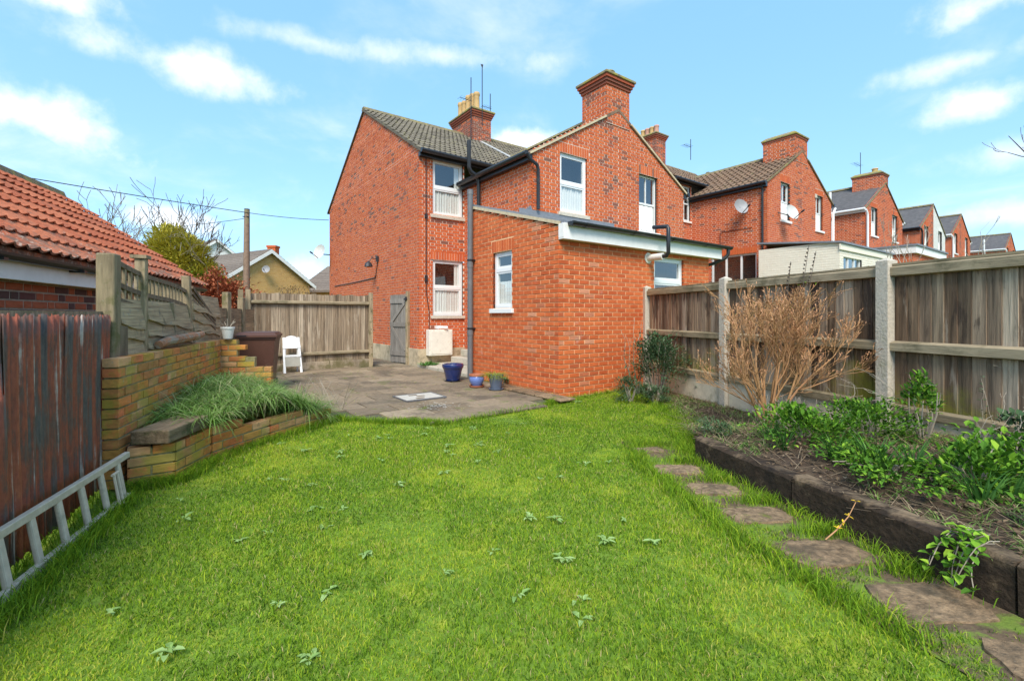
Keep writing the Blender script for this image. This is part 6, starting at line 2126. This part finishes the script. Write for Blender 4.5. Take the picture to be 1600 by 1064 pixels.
def gable_house(name, label, apex, ridge_dir, half, ridge_len, ze, wallmat, roofmat, brick=False, barge='white_paint', chimneys=()):
    a = vec(apex); r_ = Vector((ridge_dir[0], ridge_dir[1], 0)).normalized(); g = Vector((-r_.y, r_.x, 0)); Z = Vector((0, 0, 1)); b = Vector((a.x, a.y, 0))
    t = thing(name, label, 'house', b)
    pts = [b - g * half, b + g * half, b + g * half + Z * ze, a, b - g * half + Z * ze]
    m = MB(); m.prism([p + r_ * .25 for p in pts], r_ * (ridge_len - .5)); wl = m.build('wall', 'mortar_old' if brick else wallmat, t)
    sl = (a.z - ze) / half
    if brick:
        bb, mm = MB(), MB(); o = b - g * half + r_ * .24
        wall_bricks(o, g, -r_, 0, a.z, lambda z: [(0, 2 * half)] if z < ze else [((z - ze) / sl, 2 * half - (z - ze) / sl)], (), 'stretcher', None, bricks_mb=bb, mortar_mb=mm)
        bb.build('brickwork', wallmat, wl, kind='stuff')
    m = MB(); ov = .3
    for s in (-1, 1):
        e = b + g * s * (half + ov) + Z * (ze - ov * sl)
        m.prism([a, e, e + Z * .12, a + Z * .12], r_ * ridge_len)
        n = 14
        for i in range(n):                          # tile courses
            p = e + (a - e) * (i / n) + Z * .125; q = e + (a - e) * ((i + 1.05) / n) + Z * .115
            m.prism([p, q, q + Z * .02, p + Z * .035], r_ * ridge_len, rnd())
    m.build('roof', roofmat, t)
    m = MB()
    for s in (-1, 1):
        e = b + g * s * (half + ov) + Z * (ze - ov * sl); m.bar(a - r_ * .01 - Z * .04, e - r_ * .01 - Z * .04, .03, .20, up=r_.cross(a - e))
    m = MB()
    for s in (-1, 1):
        e = b + g * s * (half + ov) + Z * (ze - ov * sl); m.prism([a + Z * .10, e + Z * .10, e - Z * .12, a - Z * .12], -r_ * .04)
    m.build('bargeboard', barge, t)
    for (s, d, w, h) in chimneys:
        m = MB(); c = a + r_ * s + g * d; m.box(c.x - w / 2, c.x + w / 2, c.y - w / 2, c.y + w / 2, a.z - 1.2, a.z + h); m.box(c.x - w * .58, c.x + w * .58, c.y - w * .58, c.y + w * .58, a.z + h - .12, a.z + h - .0); m.build('chimney', 'old_brick', t)
    return t


gable_house('bungalow', 'yellow brick bungalow with white bargeboards behind the telegraph pole', (-14.5, 28, 5.2), (-4.55, 2.7), 2.75, 6.5, 3.35, 'buff_brick', 'far_tile', brick=True, chimneys=[(.8, -.6, .5, .45)])
dish('dark satellite dish on the yellow brick bungalow gable', (-14.62, 27.6, 4.05), (.2, -1, .3), .22, 'dish', (-.05, .25, 0))
gable_house('white_house', 'white rendered house gable rising beyond the bungalow roof', (-25.4, 40, 7.8), (-4, 3), 2.0, 6, 6.3, 'white_paint', 'far_tile', chimneys=[(.3, 2.3, .7, -.5)])
gable_house('bungalow', 'brown roofed bungalow half hidden by the house side gable', (-14.3, 36, 5.0), (4, -1.2), 3.2, 7.5, 3.1, 'buff_brick', 'far_tile')
foliage_shrub('far_tree', 'bare brown treetop between the two bungalows', (-17.5, 44, 3.2), (3.0, 1.5, 1.2), 900, 'dead_leaf', .3, cat='tree', nst=40, ground=0, asp=.15)

# sapling behind the panel fence, branch reaching in from the right
t = thing('bare_sapling', 'thin bare branches standing up behind the panel fence', 'sapling', (5.0, 5.6, 0))
m = MB(); random.seed(41)
for k in range(7):
    grow(m, (4.75 + rnd(-.25, .5), 5.6 + rnd(-.2, .2), .9), (rnd(-.5, .6), rnd(-.2, .2), 1), .80, .011, 3, .45, 2, .14, .08, .55, 4, None, n=5, rmin=.003)
m.build('branches', 'grey_twig', t)
t = thing('overhanging_tree', 'dark bare branch tips reaching in from a tree behind the panel fence', 'tree', (7.6, 5.2, 0))
m = MB(); m.tube([(7.6, 5.2, 0), (7.5, 5.2, 1.5), (7.2, 5.15, 2.4)], [.10, .08, .06], 8); m.build('trunk', 'dark_bark', t, smooth=True)
m = MB(); limb = [Vector((7.2, 5.15, 2.4)), Vector((6.6, 5.1, 2.75)), Vector((5.95, 5.05, 2.88)), Vector((5.60, 5.02, 3.0)), Vector((5.35, 5.0, 3.22))]
m.tube(limb, [.05, .03, .014, .007, .003], 6, .5)
random.seed(8)
for (i, d) in ((1, (-.4, 0, 1)), (2, (-.8, .2, .5)), (2, (-.7, -.2, .05)), (3, (-.9, .1, .15)), (3, (-.2, 0, 1)), (2, (-.2, .1, .9)), (1, (-.9, -.1, .25))):
    grow(m, limb[i], d, .24, .006, 2, .42, 2, .14, .06, .6, 3, None, n=4, rmin=.0025)
m.build('branches', 'dark_bark', t)
